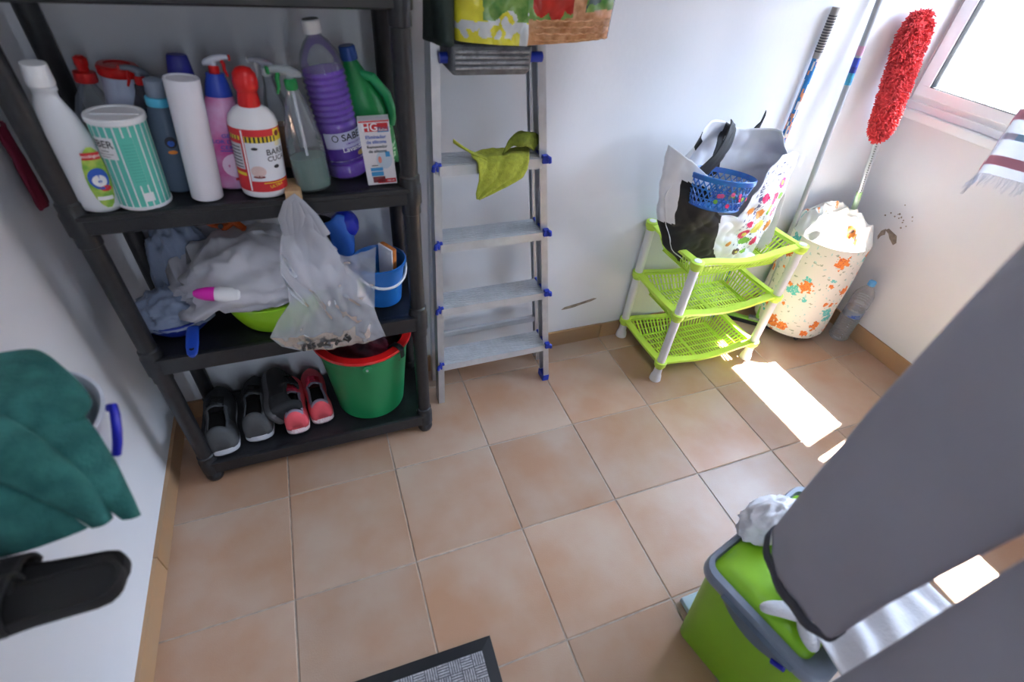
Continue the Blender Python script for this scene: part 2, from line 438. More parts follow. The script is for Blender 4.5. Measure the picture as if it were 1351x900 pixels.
# ================================================================== BOTTLES ON THE TOP SHELF
ZT = 0.9262
def btl(name, label, x, y, lean, cat='bottle', rz=0, z=ZT):
    return thing(name, label, cat, (x, y, z), (0, math.radians(lean), rz), 'cleaning products on the upper shelf')
def prints(T, f, items, mats, name='label_print'):
    g = G()
    for it in items:
        if it[0] == 't':
            _, s, size, cx, cy, mi, rot = it
            text(g, s, size, lambda a, b: f(cx + a, cy + b), mi, size * .015, rot)
        elif it[0] == 'r':
            _, x0, x1, y0, y1, mi = it; n = max(1, int(abs(x1 - x0) / .004))
            g.grid(lambda u, v: f(x0 + (x1 - x0) * u, y0 + (y1 - y0) * v), n, 1, mi)
        elif it[0] == 'e':
            _, cx, cy, rx, ry, mi = it
            ps = [f(cx, cy)] + [f(cx + rx * cos(2 * PI * k / 18), cy + ry * sin(2 * PI * k / 18)) for k in range(18)]
            g.add(ps, [(0, 1 + k, 1 + (k + 1) % 18) for k in range(18)], mi)
    o = obj(name, g, mats, T, smooth=False); return o
def lift(f, d):
    """push a label map outward a touch so print lies on top of its label"""
    def h(a, b):
        p = f(a, b); q = V((p.x, p.y, 0)); return p + q.normalized() * d
    return h
def mapper(rx, ry, a0, z0, scale=lambda z: 1):
    r = (rx + ry) / 2
    def f(s, t):
        k = scale(z0 + t); a = a0 + s / r
        return V((rx * k * cos(a), ry * k * sin(a), z0 + t))
    return f
def trigger(T, z, hm, tm, dirv=-1, s=1.0):
    """spray head on a neck at height z pointing along dirv in x; hm head, tm trigger"""
    g = G(); d = dirv
    g.lathe([(.014 * s, z), (.016 * s, z + .003), (.016 * s, z + .022 * s), (.012 * s, z + .026 * s)], 20)
    obj('collar', g, tm, T)
    g = G()
    secs = [(-.030, .030, .004, .006), (-.022, .034, .009, .010), (-.008, .038, .012, .014), (.008, .044, .011, .013), (.026, .050, .009, .009), (.040, .050, .008, .008), (.046, .049, .0075, .0075)]
    rings = []
    for (ax, az, wy, hz) in secs:
        rings.append([V((-d * ax * s * -1, wy * s * cos(q), z + az * s + hz * s * sin(q))) for q in [2 * PI * k / 12 for k in range(12)]])
    g.loft(rings); g.lathe([(.011 * s, z + .022 * s), (.011 * s, z + .042 * s)], 14)
    hd = obj('spray_head', g, hm, T)
    g = G(); g.tube([(d * .024 * s, 0, z + .044 * s), (d * .030 * s, 0, z + .030 * s), (d * .030 * s, 0, z + .012 * s), (d * .037 * s, 0, z - .006 * s)], [.006 * s, .006 * s, .005 * s, .0035 * s], 8)
    obj('trigger', g, tm, hd)
    g = G(); g.box(d * .045 * s, d * .052 * s, -.008 * s, .008 * s, z + .042 * s, z + .058 * s); obj('nozzle', g, tm, hd, bevel=.001)

# 1 white gel bottle
T = btl('detergent_bottle', 'tall white gel bottle with a white cap, at the left end of the top shelf', .160, .160, 6.0, rz=-.35)
g = G()
def off1(z): return (0 if z < .09 else -.020 * min(1, (z - .09) / .11), 0)
pr_ = [(.034, 0), (.041, .004), (.043, .014), (.042, .06), (.041, .12), (.039, .15), (.033, .18), (.026, .20), (.020, .212), (.020, .222), (.0225, .224), (.0225, .230), (.017, .232), (.017, .236)]
g.lathe(pr_, 36, sx=1.0, sy=.72, off=off1); obj('body', g, HDPE, T, angle=.9)
g = G().lathe([(.021, .232), (.0215, .236), (.019, .262), (.0185, .266), (.0, .267)], 28, cx=-.020); obj('cap', g, WHITEP, T)
f = mapper(.0425, .0306, -.75, .0)
prints(T, lift(f, .0006), [('e', .004, .075, .021, .062, 0)], [mat('green_label', (.16, .42, .05), .4, 60, 0, (.45, .60, .10))], 'label_sticker')
prints(T, lift(f, .0012), [('r', -.012, .018, .112, .126, 1), ('t', 'ecológico', .008, .003, .119, 3, 0), ('e', .003, .074, .017, .022, 2), ('e', .003, .070, .012, .012, 3), ('e', .009, .054, .010, .006, 1), ('r', -.010, .016, .030, .038, 3)],
       [INKG, INKR, INKB, INKW])
# 2 striped canister
T = btl('striped_canister', 'mint green canister with white stripes and a white lid', .240, .172, 3, 'canister', rz=0)
MINT = mat('mint_card', (.10, .52, .42), .5)
r = .0480; g = G()
ns = 48
g.loft([[V((r * cos(2 * PI * k / ns), r * sin(2 * PI * k / ns), z)) for k in range(ns)] for z in (.006, .168)], (1, 1)); obj('body', g, MINT, T)
g = G().lathe([(r + .001, 0), (r + .0015, .002), (r + .0015, .006), (r, .007)], 48); obj('base_rim', g, PAPERW, T)
f = mapper(r + .0005, r + .0005, -PI / 2, .0)
it = []
for k in range(-8, 9):
    it.append(('r', k * .0125 - .0014, k * .0125 + .0014, .007, .167, 0))
prints(T, f, it, [PAPERW], 'stripe')
f2 = lift(f, .0006)
prints(T, f2, [('r', -.042, -.006, .105, .146, 0), ('r', .012, .030, .018, .036, 0), ('r', .004, .026, .052, .146, 3)], [PAPERW, INK, INKB, MINT], 'label_sticker')
prints(T, lift(f, .0011), [('t', 'IBER', .019, -.026, .133, 1, 0), ('t', 'toallitas', .005, -.026, .121, 1, 0), ('r', -.040, -.012, .1145, .1155, 1), ('t', 'multiusos', .004, -.027, .110, 1, 0)] +
       [('r', .007, .026, .06 + q * .006, .0615 + q * .006, 4) for q in range(13)], [PAPERW, INK, INKB, MINT, mat('deep_mint', (.07, .40, .32), .5)], 'lettering')
g = G().lathe([(r + .001, .166), (r + .0025, .168), (r + .0025, .176), (r + .001, .178), (r - .003, .178), (r - .004, .175), (0, .175)], 48); obj('lid', g, WHITEP, T)
g = G(); g.box(-.040, .040, -.004, .004, .1745, .177); obj('flap', g, WHITEP, T, bevel=.001)
# 3 clear bottle, red flip cap
T = btl('washing_up_bottle', 'clear bottle with a red push-pull cap, at the back left of the top shelf', .170, .300, 6)
g = G().lathe([(.034, 0), (.040, .006), (.040, .10), (.037, .14), (.028, .17), (.016, .19), (.012, .20), (.012, .205)], 32, sy=.8); obj('body', g, CLEAR, T)
g = G().lathe([(.032, .003), (.0385, .008), (.0385, .09), (0, .09)], 32, sy=.8); obj('liquid', g, mat('pale_liquid', (.45, .50, .42), .2, trans=.4), T)
g = G().lathe([(.019, .200), (.020, .203), (.019, .218), (.010, .221), (.010, .228), (.0115, .231), (.0115, .243), (.006, .247), (0, .247)], 24); obj('cap', g, REDP, T)
f = mapper(.0402, .0322, -1.4, 0, lambda z: 1 if z < .10 else 1.0 - (z - .10) * 2.0)
prints(T, lift(f, .0006), [('e', .008, .118, .022, .012, 0), ('r', -.03, .03, .04, .10, 0)] + [('r', -.016, .02, .1 + q * .005, .102 + q * .005, 1) for q in range(5)], [INKY, INKG])
# 4 jar with red lid
T = btl('wipes_tub', 'pale tub with a round red lid and blue band behind the striped canister', .222, .315, 7, 'tub')
g = G().lathe([(.036, 0), (.038, .004), (.038, .14), (.034, .18), (.033, .212)], 36); obj('body', g, mat('lilac_plastic', (.55, .60, .78), .4), T)
f = mapper(.0385, .0385, -1.4, 0)
prints(T, f, [('r', -.055, .055, .130, .150, 0), ('r', -.05, .05, .05, .12, 1), ('t', 'net', .02, .01, .10, 2, 0)], [INKB, PAPERW, INKR])
g = G().lathe([(.035, .208), (.037, .211), (.037, .224), (.034, .228), (.024, .229), (.022, .226), (0, .226)], 36); obj('lid', g, REDP, T)
# 5 red trigger spray
T = btl('spray_bottle', 'slim spray bottle with a red trigger, behind the cyan-collared bottle', .268, .285, 5, rz=.2)
g = G().lathe([(.026, 0), (.030, .005), (.030, .11), (.025, .15), (.014, .18), (.012, .195)], 28, sy=.7); obj('body', g, mat('dark_clear_plastic', (.10, .10, .13), .15, trans=.5), T)
f = mapper(.0303, .0212, -1.35, 0)
prints(T, lift(f, .0006), [('r', -.02, .02, .03, .12, 0), ('e', 0, .09, .012, .012, 1), ('e', .004, .05, .014, .014, 2), ('r', -.015, .01, .105, .112, 3)], [INK, INKY, mat('orange_ink', (.8, .22, .02), .5), INKR])
trigger(T, .195, GREYP, REDP, -1, .62)
# 6 grey bottle, cyan collar
T = btl('grey_bottle', 'grey translucent bottle with a cyan collar and grey cap, left of the white roll', .300, .218, 6, rz=0)
GB = mat('blue_grey_bottle', (.13, .18, .26), .25, trans=.25)
g = G().lathe([(.026, 0), (.031, .005), (.031, .10), (.028, .14), (.022, .17), (.020, .178)], 32, sy=.85); obj('body', g, GB, T)
g = G().lathe([(.0215, .176), (.022, .178), (.022, .190), (.021, .192)], 28); obj('collar', g, mat('cyan_plastic', (.08, .48, .70), .35), T)
g = G().lathe([(.017, .192), (.018, .194), (.0175, .222), (.010, .226), (0, .226)], 28); obj('cap', g, GREYP, T)
f = mapper(.0312, .0265, -1.3, 0)
prints(T, lift(f, .0006), [('e', 0, .11, .010, .012, 0), ('e', 0, .108, .006, .006, 1), ('e', .0, .09, .008, .004, 2)], [INK, INKB, mat('orange_ink', (.8, .22, .02), .5)])
# 7 blue cap bottle
T = btl('blue_capped_bottle', 'tall slate bottle with a pointed dark blue cap, behind the white roll', .350, .275, 4)
g = G().lathe([(.032, 0), (.037, .005), (.037, .13), (.030, .18), (.024, .20)], 32, sy=.75); obj('body', g, GB, T)
g = G().lathe([(.026, .196), (.027, .20), (.023, .225), (.019, .250), (.017, .253), (0, .254)], 28, sy=.8); obj('cap', g, mat('navy_cap', (.012, .015, .30), .35), T)
# 8 white roll
T = tag(obj('white_cylinder', G().lathe([(.029, 0), (.031, .0015), (.031, .236), (.030, .238), (.027, .238), (.026, .236), (0, .236)], 40), mat('matt_white', (.74, .72, .78), .55)), 'plain white cylinder standing beside the pink spray bottle', 'cylinder', 'cleaning products on the upper shelf')
T.location = (.358, .168, ZT); T.rotation_euler = (0, math.radians(5.5), 0)
# 9 pink spray
T = btl('pink_spray_bottle', 'pink spray bottle with blue shoulders and a white and red trigger head', .414, .215, 5, rz=.15)
PINK = mat('pink_sleeve', (.62, .08, .32), .35, 14, 0, (.72, .45, .70))
g = G().lathe([(.040, 0), (.046, .005), (.047, .02), (.046, .09), (.041, .13), (.032, .17), (.025, .192)], 36, sy=.62); obj('body', g, PINK, T)
g = G().lathe([(.0255, .190), (.026, .192), (.021, .215), (.017, .226), (.017, .232)], 30, sy=.7); obj('neck', g, mat('royal_blue_plastic', (.02, .06, .45), .35), T)
trigger(T, .230, mat('lilac_white_plastic', (.60, .62, .72), .4), REDP, 1, .62)
f = mapper(.0472, .0292, -1.45, 0)
prints(T, lift(f, .0008), [('t', 'GEL WC', .011, .006, .118, 0, 0), ('t', 'FLOR DE CEREZO', .0105, .006, .106, 0, 0), ('t', 'CEREJEIRA', .011, .006, .094, 0, 0), ('r', -.02, .03, .086, .088, 0),
      ('e', .0, .055, .022, .026, 1), ('e', .012, .045, .016, .018, 2), ('r', -.005, .02, .022, .028, 3)], [INKB, mat('pale_pink_ink', (.85, .62, .80), .5), INKW, INKR], 'lettering')
# 10 insecticide
T = btl('insect_killer_bottle', 'white bottle with a red domed cap and a red, yellow and black label', .475, .170, 3.5)
g = G().lathe([(.042, 0), (.046, .003), (.0475, .010), (.0475, .012), (.0475, .145), (.0475, .152), (.044, .165), (.034, .177), (.022, .184), (.020, .186)], 44, sy=.88); obj('body', g, WHITEP, T)
g = G().lathe([(.021, .184), (.0215, .186), (.019, .208), (.0195, .212), (.0225, .216), (.0235, .228), (.021, .243), (.014, .252), (.006, .255), (0, .255)], 32); obj('cap', g, REDP, T)
f = mapper(.0475, .0418, -1.52, 0); L1 = lift(f, .0005); L2 = lift(f, .0010); L3 = lift(f, .0015)
prints(T, L1, [('r', -.066, .066, .016, .148, 0)], [INKR], 'label_sticker')
it = [('r', -.022, .060, .040, .122, 0), ('r', -.060, -.030, .064, .118, 1), ('r', -.060, -.030, .126, .134, 2), ('r', -.060, -.030, .050, .057, 2), ('r', -.0265, -.0235, .018, .146, 3), ('r', -.022, .060, .122, .134, 2), ('r', .034, .052, .112, .146, 2)]
prints(T, L2, it, [mat('label_sky', (.72, .74, .80), .5), mat('label_grey', (.55, .55, .60), .5), INKY, INKW], 'label_print')
it = []
for k in range(8):
    it.append(('r', -.020 + k * .0075, -.0165 + k * .0075, .122, .134, 0))
for k in range(4): it.append(('r', -.058 + k * .007, -.055 + k * .007, .126, .134, 0))
for k in range(7): it.append(('r', -.058, -.033, .068 + k * .007, .070 + k * .007, 0))
it += [('t', 'BARR', .017, .034, .101, 0, 0), ('t', 'CUCA', .0145, .034, .087, 0, 0), ('e', -.006, .110, .006, .003, 0), ('e', -.006, .062, .014, .012, 1), ('e', -.006, .050, .011, .003, 2), ('e', .030, .070, .006, .004, 0),
       ('t', 'ULTRA', .009, .024, .029, 3, .15), ('r', .0, .05, .035, .037, 3), ('e', .043, .137, .006, .006, 2)]
prints(T, L3, it, [INK, mat('pale_skin_ink', (.70, .52, .50), .5), mat('dark_red_ink', (.20, .02, .02), .5), INKY], 'lettering')
# 11 back amber spray
T = btl('amber_spray_bottle', 'slim clear spray bottle half full of amber liquid, at the back beside the red-capped bottle', .540, .300, 4, rz=2.9)
g = G().lathe([(.024, 0), (.028, .004), (.028, .12), (.024, .155), (.014, .185), (.011, .205)], 28, sy=.8); obj('body', g, CLEAR, T)
g = G().lathe([(.023, .003), (.0265, .006), (.0265, .10), (0, .10)], 28, sy=.8); obj('liquid', g, mat('amber_liquid', (.42, .14, .02), .2, trans=.3), T)
trigger(T, .203, mat('lilac_white_plastic', (.6, .62, .72)), WHITEP, 1, .65)
# 12 clear spray, green collar
T = btl('clear_spray_bottle', 'clear ribbed spray bottle with a green collar and trigger and pale green liquid', .580, .168, -2, rz=.25)
GRN = mat('bottle_green_plastic', (.01, .24, .06), .35)
prof = [(.032, 0), (.038, .004), (.040, .015)]
for k in range(10): prof += [(.0395, .022 + k * .0085), (.0380, .026 + k * .0085)]
prof += [(.038, .11), (.031, .15), (.022, .185), (.014, .205), (.013, .216)]
g = G().lathe(prof, 32, sy=.72); obj('body', g, CLEAR, T)
g = G().lathe([(.031, .003), (.037, .006), (.0375, .075), (0, .075)], 32, sy=.70); obj('liquid', g, mat('pale_green_liquid', (.30, .50, .42), .15, trans=.6), T)
obj('dip_tube', G().tube([(0, 0, .01), (0, 0, .215)], .003, 8), HDPE, T)
trigger(T, .212, film('smoky_clear', (.75, .80, .85), .45, .1), GRN, -1, .80)
# 13 purple bottle
T = btl('lavender_cleaner_bottle', 'large ribbed clear bottle of purple cleaner with a white screw cap', .665, .232, -6, rz=.1)
prof = [(.038, 0), (.046, .006), (.047, .03), (.0445, .034), (.0455, .040), (.0455, .112), (.047, .118)]
for k in range(9): prof += [(.047, .124 + k * .013), (.0440, .1305 + k * .013)]
prof += [(.0445, .245), (.038, .268), (.025, .288), (.015, .297), (.0145, .306)]
g = G().lathe(prof, 40, sy=.9); obj('body', g, CLEAR, T)
PURP = mat('purple_liquid', (.16, .01, .52), .2, spec=.6)
pl = [(max(.0, r_ - .0022), max(z_, .003)) for r_, z_ in prof if z_ < .235] + [(.0425, .235), (0, .235)]
g = G().lathe(pl, 40, sy=.9); obj('liquid', g, PURP, T)
g = G().lathe([(.0175, .302), (.018, .304), (.0175, .325), (.016, .327), (0, .327)], 28); obj('cap', g, WHITEP, T)
f = mapper(.0462, .0416, -1.25, 0)
LBL = mat('lavender_label', (.30, .28, .55), .45); 
prints(T, lift(f, .0004), [('r', -.055, .055, .040, .112, 0)], [LBL], 'label_sticker')
prints(T, lift(f, .0010), [('r', -.055, .055, .078, .112, 1), ('r', -.055, .055, .040, .076, 2), ('r', -.055, .055, .046, .049, 1)], [INKB, mat('pale_lilac', (.50, .50, .70), .5), mat('deep_violet', (.08, .03, .28), .4)], 'label_print')
prints(T, lift(f, .0016), [('t', 'SABE', .021, .006, .100, 0, 0), ('e', -.030, .101, .007, .008, 0), ('e', -.030, .101, .005, .006, 3), ('t', 'LIMPIADOR DE', .006, .010, .086, 2, 0), ('t', 'Lavanda', .016, .006, .073, 1, 0), ('e', .024, .058, .012, .006, 4), ('t', 'con bioalcohol', .006, .002, .0475, 2, 0)],
       [INK, INKW, mat('violet_ink', (.15, .06, .40), .5), mat('pale_lilac', (.5, .5, .7)), mat('gold_ink', (.45, .32, .12), .5)], 'lettering')
# 14 green bottle with handle
T = btl('bleach_bottle', 'green bottle with a blue cap and moulded handle behind the white and red carton', .745, .283, -7, rz=0)
g = G()
prof = [(.046, 0), (.052, .006), (.052, .11), (.050, .14), (.046, .165), (.036, .195), (.023, .222), (.016, .238), (.016, .246)]
g.lathe(prof, 40, sy=.8, off=lambda z: (-.012 * max(0, z - .12) / .12, 0)); BG = mat('bright_green_bottle', (.005, .22, .05), .35); obj('body', g, BG, T)
g = G().tube([(-.002, -.008, .215), (.026, -.020, .205), (.050, -.022, .165), (.057, -.02, .120), (.048, -.018, .095)], [.008, .011, .012, .011, .009], 12); obj('handle', g, mat('lighter_green_bottle', (.02, .34, .12), .35), T)
g = G().lathe([(.0185, .242), (.019, .245), (.018, .268), (.016, .270), (0, .270)], 26, cx=-.012); obj('cap', g, mat('cobalt_cap', (.01, .06, .30), .35), T)
f = mapper(.0525, .042, -.5, 0)
prints(T, lift(f, .0008), [('e', 0, .05, .022, .05, 0)] + [('e', R.uniform(-.018, .018), .05 + R.uniform(-.04, .04), .004, .003, 1) for _ in range(22)], [mat('leafy_label', (.05, .35, .10), .5), mat('pale_green_ink', (.5, .75, .5), .5)])
# 15 carton
T = btl('carton', 'small white carton with red and blue print at the right end of the top shelf', .735, .170, -3, 'box', rz=-.10)
CW, CD, CH = .068, .034, .148
obj('carton_body', G().box(-CW / 2, CW / 2, -CD / 2, CD / 2, 0, CH), mat('white_card', (.74, .70, .72), .55), T, smooth=False, bevel=.0008)
f = lambda a, b: V((a, -CD / 2 - .0006, b)); f2 = lambda a, b: V((a, -CD / 2 - .0011, b))
prints(T, f, [('r', -.022, .030, .124, .142, 0), ('r', .006, .031, .122, .133, 1), ('r', -.010, .032, .004, .014, 0), ('r', -.022, .006, .022, .032, 1), ('r', -.022, .006, .034, .042, 1), ('r', -.020, .008, .006, .020, 2), ('e', .012, .060, .018, .022, 3),
             ('r', -.032, .033, .1445, .1475, 0)], [INKR, mat('sky_ink', (.05, .30, .60), .5), mat('maroon_ink', (.18, .03, .04), .5), mat('pale_blue_print', (.52, .60, .68), .5)])
prints(T, f2, [('t', 'HG', .024, -.010, .133, 0, 0), ('t', 'duchas', .007, .018, .1275, 0, 0), ('t', 'Eliminador', .0105, .0, .112, 1, 0), ('t', 'de silicona', .0105, .0, .101, 1, 0), ('t', 'Removedor', .0095, .0, .090, 2, 0), ('t', 'de silicone', .0095, .0, .080, 2, 0),
              ('e', .002, .060, .004, .008, 3), ('r', .016, .026, .066, .078, 4), ('r', -.018, -.004, .046, .048, 2), ('t', '100 ml', .006, .020, .009, 0, 0)], [INKW, INKB, INK, mat('pale_red_ink', (.75, .25, .2), .5), mat('sky_ink', (.05, .30, .60))], 'lettering')

# ================================================================== WOODEN PEG AND CLEAR BAG HUNG ON THE SHELF EDGE
T = thing('wooden_hook', 'pale wooden hook over the front edge of the top shelf holding the clear bag', 'hook', (.532, .15, .93))
g = G(); g.box(.516, .550, .085, .200, ZT + .0005, ZT + .013); g.box(.516, .550, .085, .105, .955 - .06, ZT + .004)
obj('bracket', g, WOOD, T, w=True, smooth=False, bevel=.003)
g = G(); g.box(.518, .548, .085, .094, ZT + .012, ZT + .032); obj('stop', g, WOOD, T, w=True, smooth=False, bevel=.002)
BAGF = film('clear_bag_film', (.86, .87, .93), .42, .18, .45, .22)
T = thing('clear_plastic_bag', 'clear plastic bag with dark scraps in the bottom, hanging from the wooden hook', 'bag', (.55, .075, .52))
g = G()
OUT = [(.525, .558, .93), (.508, .566, .90), (.490, .580, .86), (.478, .598, .815), (.470, .615, .77), (.475, .640, .72), (.47, .655, .675), (.435, .668, .63), (.405, .676, .58), (.425, .684, .545), (.470, .690, .518)]
def bagp(side):
    def f(u, v):
        t = v * (len(OUT) - 1); i = min(int(t), len(OUT) - 2); k = t - i
        x0 = OUT[i][0] * (1 - k) + OUT[i + 1][0] * k; x1 = OUT[i][1] * (1 - k) + OUT[i + 1][1] * k; z = OUT[i][2] * (1 - k) + OUT[i + 1][2] * k
        x = x0 + (x1 - x0) * u
        bulge = .002 + .030 * sin(PI * u) ** .7 * min(1, v * 2) * (1 - .75 * max(0, v - .8) / .2) * (1 if side < 0 else .35)
        fold = .006 * sin(x * 120 + z * 30 + 5 * nz((x, z, 0), 9)) * (1 - v * .7) * (1 if v > .04 else .3) * sin(PI * u) ** .4
        y = .078 + side * bulge + fold + crumple((x, z * .6, side), .014, 15) * sin(PI * u) ** .4
        return V((x, min(y, .112 if z < .56 or z > .86 else .2), z - .012 * sin(u * PI) * (v > .97)))
    return f
g.grid(bagp(-1), 60, 90); g.grid(bagp(1), 60, 90)
obj('bag_body', g, BAGF, T, w=True, angle=3)
g = G()
# gathered strap loops over the hook, free corner flying out to the right
for k, (dx, yy) in enumerate(((-.014, .082), (.0, .079), (.017, .081), (.026, .088))):
    g.tube([(.512 + dx * .6, .080, .86), (.515 + dx, .074, .905), (.524 + dx * .5, .078, .938), (.536, .082, .950), (.548, .078, .935), (.560 + dx * .3, .078, .90), (.574 + dx * .4, .078, .85)], [.010, .008, .006, .005, .006, .008, .011], 10, flat=.35)
obj('strap', g, BAGF, T, w=True)
g = G()
def fl(u, v):
    a = V((.575, .072, .70)).lerp(V((.590, .07, .80)), u); b = V((.668, .045, .64)).lerp(V((.690, .05, .820)), u)
    p = a.lerp(b, v); p.z -= .03 * v * (1 - v) * 4 * (u > .5) * (u - .5); p.y += crumple(p, .016, 14); return p
g.grid(fl, 30, 30); obj('loose_corner', g, BAGF, T, w=True, angle=3)
g = G()
for k in range(110):
    a = R.random(); x = .475 + .12 * R.random() ** .8; z = .527 + R.random() * .022 + (.02 if x > .54 else 0) * R.random(); s_ = R.uniform(.002, .006)
    M = Matrix.Translation((x, .075 + R.uniform(-.012, .006), z)) @ Euler((R.random() * 6, R.random() * 6, 0)).to_matrix().to_4x4()
    g.box(-s_, s_, -s_ * .6, s_ * .6, -s_ * .4, s_ * .4, M=M)
obj('dark_scraps', g, mat('dark_scraps', (.06, .05, .045), .8), T, w=True, kind='stuff', smooth=False)

# ================================================================== SECOND SHELF
Z2 = .5315
T = thing('lime_basin', 'bright lime green round basin on the middle shelf under white plastic bags', 'basin', (.425, .258, Z2))
LIMEB = mat('lime_basin_plastic', (.30, .60, .02), .3)
g = G().lathe([(.095, 0), (.105, .003), (.118, .03), (.132, .07), (.136, .095), (.143, .098), (.143, .102), (.133, .102), (.128, .07), (.113, .03), (.10, .006), (0, .006)], 56); obj('basin_body', g, LIMEB, T)
def heap(name, label, cx, cy, z0, rx, ry, rz, amp, f, m, cat, seed=0, squash=None, group=None, n=(64, 36)):
    g = G()
    def fn(u, v):
        th = 2 * PI * u; ph = PI * v
        d = V((cos(th) * sin(ph), sin(th) * sin(ph), cos(ph)))
        k = 1 + crumple(d + V((seed, 0, 0)), amp, f)
        p = V((d.x * rx * k, d.y * ry * k, d.z * rz * k))
        if p.z < 0: p.z *= .35
        if squash: p = squash(p)
        return V((cx, cy, z0)) + p
    g.grid(fn, *n)
    o = obj(name, g, m, angle=3)
    tag(o, label, cat, group); return o
FILMW = film('white_bag_film', (.80, .78, .84), .82, .35, .25, .25)
FILMG = film('grey_bag_film', (.42, .50, .68), .80, .3, .3, .25)
def sq1(p):
    if p.x < -.09 and p.y < .04: p.z -= .05 * min(1, (-.09 - p.x) / .07)
    return p
o = heap('white_plastic_bag', 'crumpled white plastic bag heaped on the lime basin', .395, .258, .660, .168, .120, .092, .42, 2.3, FILMW, 'bag', 1, sq1)
o = heap('grey_plastic_bag', 'crumpled blue-grey plastic bag behind the white bag on the middle shelf', .215, .355, .600, .075, .048, .165, .30, 2.6, FILMG, 'bag', 5)
T = thing('pink_capped_bottle', 'white bottle with a magenta nozzle cap lying on the white plastic bag', 'bottle', (.310, .125, .700), (0, math.radians(-88), math.radians(-20)))
T.rotation_euler = V((-.85, .05, .16)).to_track_quat('Z', 'Y').to_euler()
g = G().lathe([(.013, -.055), (.017, -.050), (.018, -.01), (.015, 0)], 22); obj('body', g, WHITEP, T)
g = G().lathe([(.017, 0), (.0175, .003), (.0165, .018), (.012, .036), (.0065, .044), (0, .046)], 22); obj('cap', g, mat('magenta_plastic', (.62, .01, .36), .3), T)
# blue long-handled bowl with grey bag in it
T = thing('blue_scoop', 'dark blue plastic scoop bowl with a short handle pointing off the middle shelf', 'scoop', (.180, .255, Z2))
NAVY = mat('navy_plastic', (.010, .03, .30), .35)
g = G().lathe([(.045, .0), (.062, .006), (.080, .026), (.090, .052), (.094, .054), (.094, .058), (.087, .057), (.076, .030), (.058, .010), (0, .006)], 44); obj('bowl', g, NAVY, T)
g = G()
secs = [(-.088, .050, .014, .005), (-.115, .048, .015, .006), (-.150, .040, .015, .006), (-.172, .033, .012, .005), (-.180, .031, .006, .004)]
g.loft([[V((.045 + w_ * cos(q), y_, z_ + h_ * sin(q))) for q in [2 * PI * k / 16 for k in range(16)]] for y_, z_, w_, h_ in secs]); obj('handle', g, mat('blue_handle_plastic', (.012, .06, .42), .3), T)
obj('hang_hole', G().lathe([(.0055, .0405), (.0055, .0418), (0, .0418)], 14, .045, -.163), DARK, T)
heap('crumpled_bag', 'crumpled blue-grey bag stuffed into the dark blue scoop', .178, .258, .582, .078, .074, .040, .5, 2.4, FILMG, 'bag', 9)
# orange item
T = thing('orange_clip', 'orange plastic clamp-like piece lying behind the white bag', 'clamp', (.345, .345, .70))
OR = mat('orange_plastic', (.62, .10, .01), .35)
g = G()
g.tube([(.285, .35, .782), (.315, .34, .770), (.345, .335, .763), (.375, .34, .780), (.400, .35, .792)], [.006, .012, .016, .012, .008], 10, flat=.6)
g.tube([(.345, .335, .765), (.342, .325, .745), (.330, .315, .735)], [.014, .010, .007], 10)
g.tube([(.365, .335, .775), (.385, .325, .758), (.380, .32, .742)], [.010, .009, .006], 10)
g.tube([(.320, .34, .768), (.305, .33, .79), (.290, .33, .800)], [.009, .007, .005], 10)
obj('clamp_body', g, OR, T, w=True)
obj('pivot', G().lathe([(.006, 0), (.006, .012), (0, .013)], 12, M=Matrix.Translation((.335, .322, .772)) @ Matrix.Rotation(1.2, 4, 'X')), INK, T, w=True)
# white sheet
g = G(); g.grid(lambda u, v: V((.405 + .06 * u + .01 * v, .37 + .015 * v, .70 - .165 + .27 * v)), 4, 6)
tag(obj('paper_sheet', g, PAPERW, solid=.001), 'white paper sheet standing upright behind the clear bag', 'paper')
# black pan
T = thing('black_pan', 'round black pan standing on edge behind the clear bag', 'pan', (.565, .395, Z2))
Mp = Matrix.Translation((.555, .380, .660)) @ Matrix.Rotation(math.radians(80), 4, 'X')
g = G().lathe([(.0, 0), (.075, 0), (.088, .008), (.090, .020), (.087, .020), (.084, .010), (.073, .004), (0, .004)], 40, M=Mp); obj('pan_body', g, BLACKP, T, w=True)
obj('handle', G().tube([Mp @ V((-.02, -.086, .012)), Mp @ V((-.028, -.126, .014))], .006, 8), BLACKP, T, w=True)
# blue bundle
T = thing('blue_cloth_bundle', 'bright blue cap-shaped bundle with a peak, behind the clear bag', 'bundle', (.63, .31, Z2))
g = G()
def bb_(u, v):
    th = 2 * PI * u; ph = PI * v; d = V((cos(th) * sin(ph), sin(th) * sin(ph), cos(ph)))
    return V((.640, .325, .740)) + V((d.x * .036, d.y * .034, d.z * .040)) * (1 + crumple(d, .10, 1.8))
g.grid(bb_, 36, 24); obj('dome', g, mat('deep_blue_cloth', (.006, .02, .45), .35), T, w=True, angle=3)
g = G(); g.grid(lambda u, v: V((.585 + .062 * u + .010 * sin(v * 3), .296 + .012 * sin(5 * u + 3 * v), .655 + .135 * v * (1 - .35 * abs(u - .55)))) , 14, 14)
obj('panel', g, mat('mid_blue_cloth', (.02, .13, .55), .5), T, w=True, solid=.003, angle=3)
g = G().lathe([(.03, 0), (.032, .004), (.034, .12), (.028, .145)], 24, cx=.622, cy=.335, M=Matrix.Translation((0, 0, Z2))); obj('lower_body', g, mat('mid_blue_cloth', (.02, .13, .55)), T, w=True)
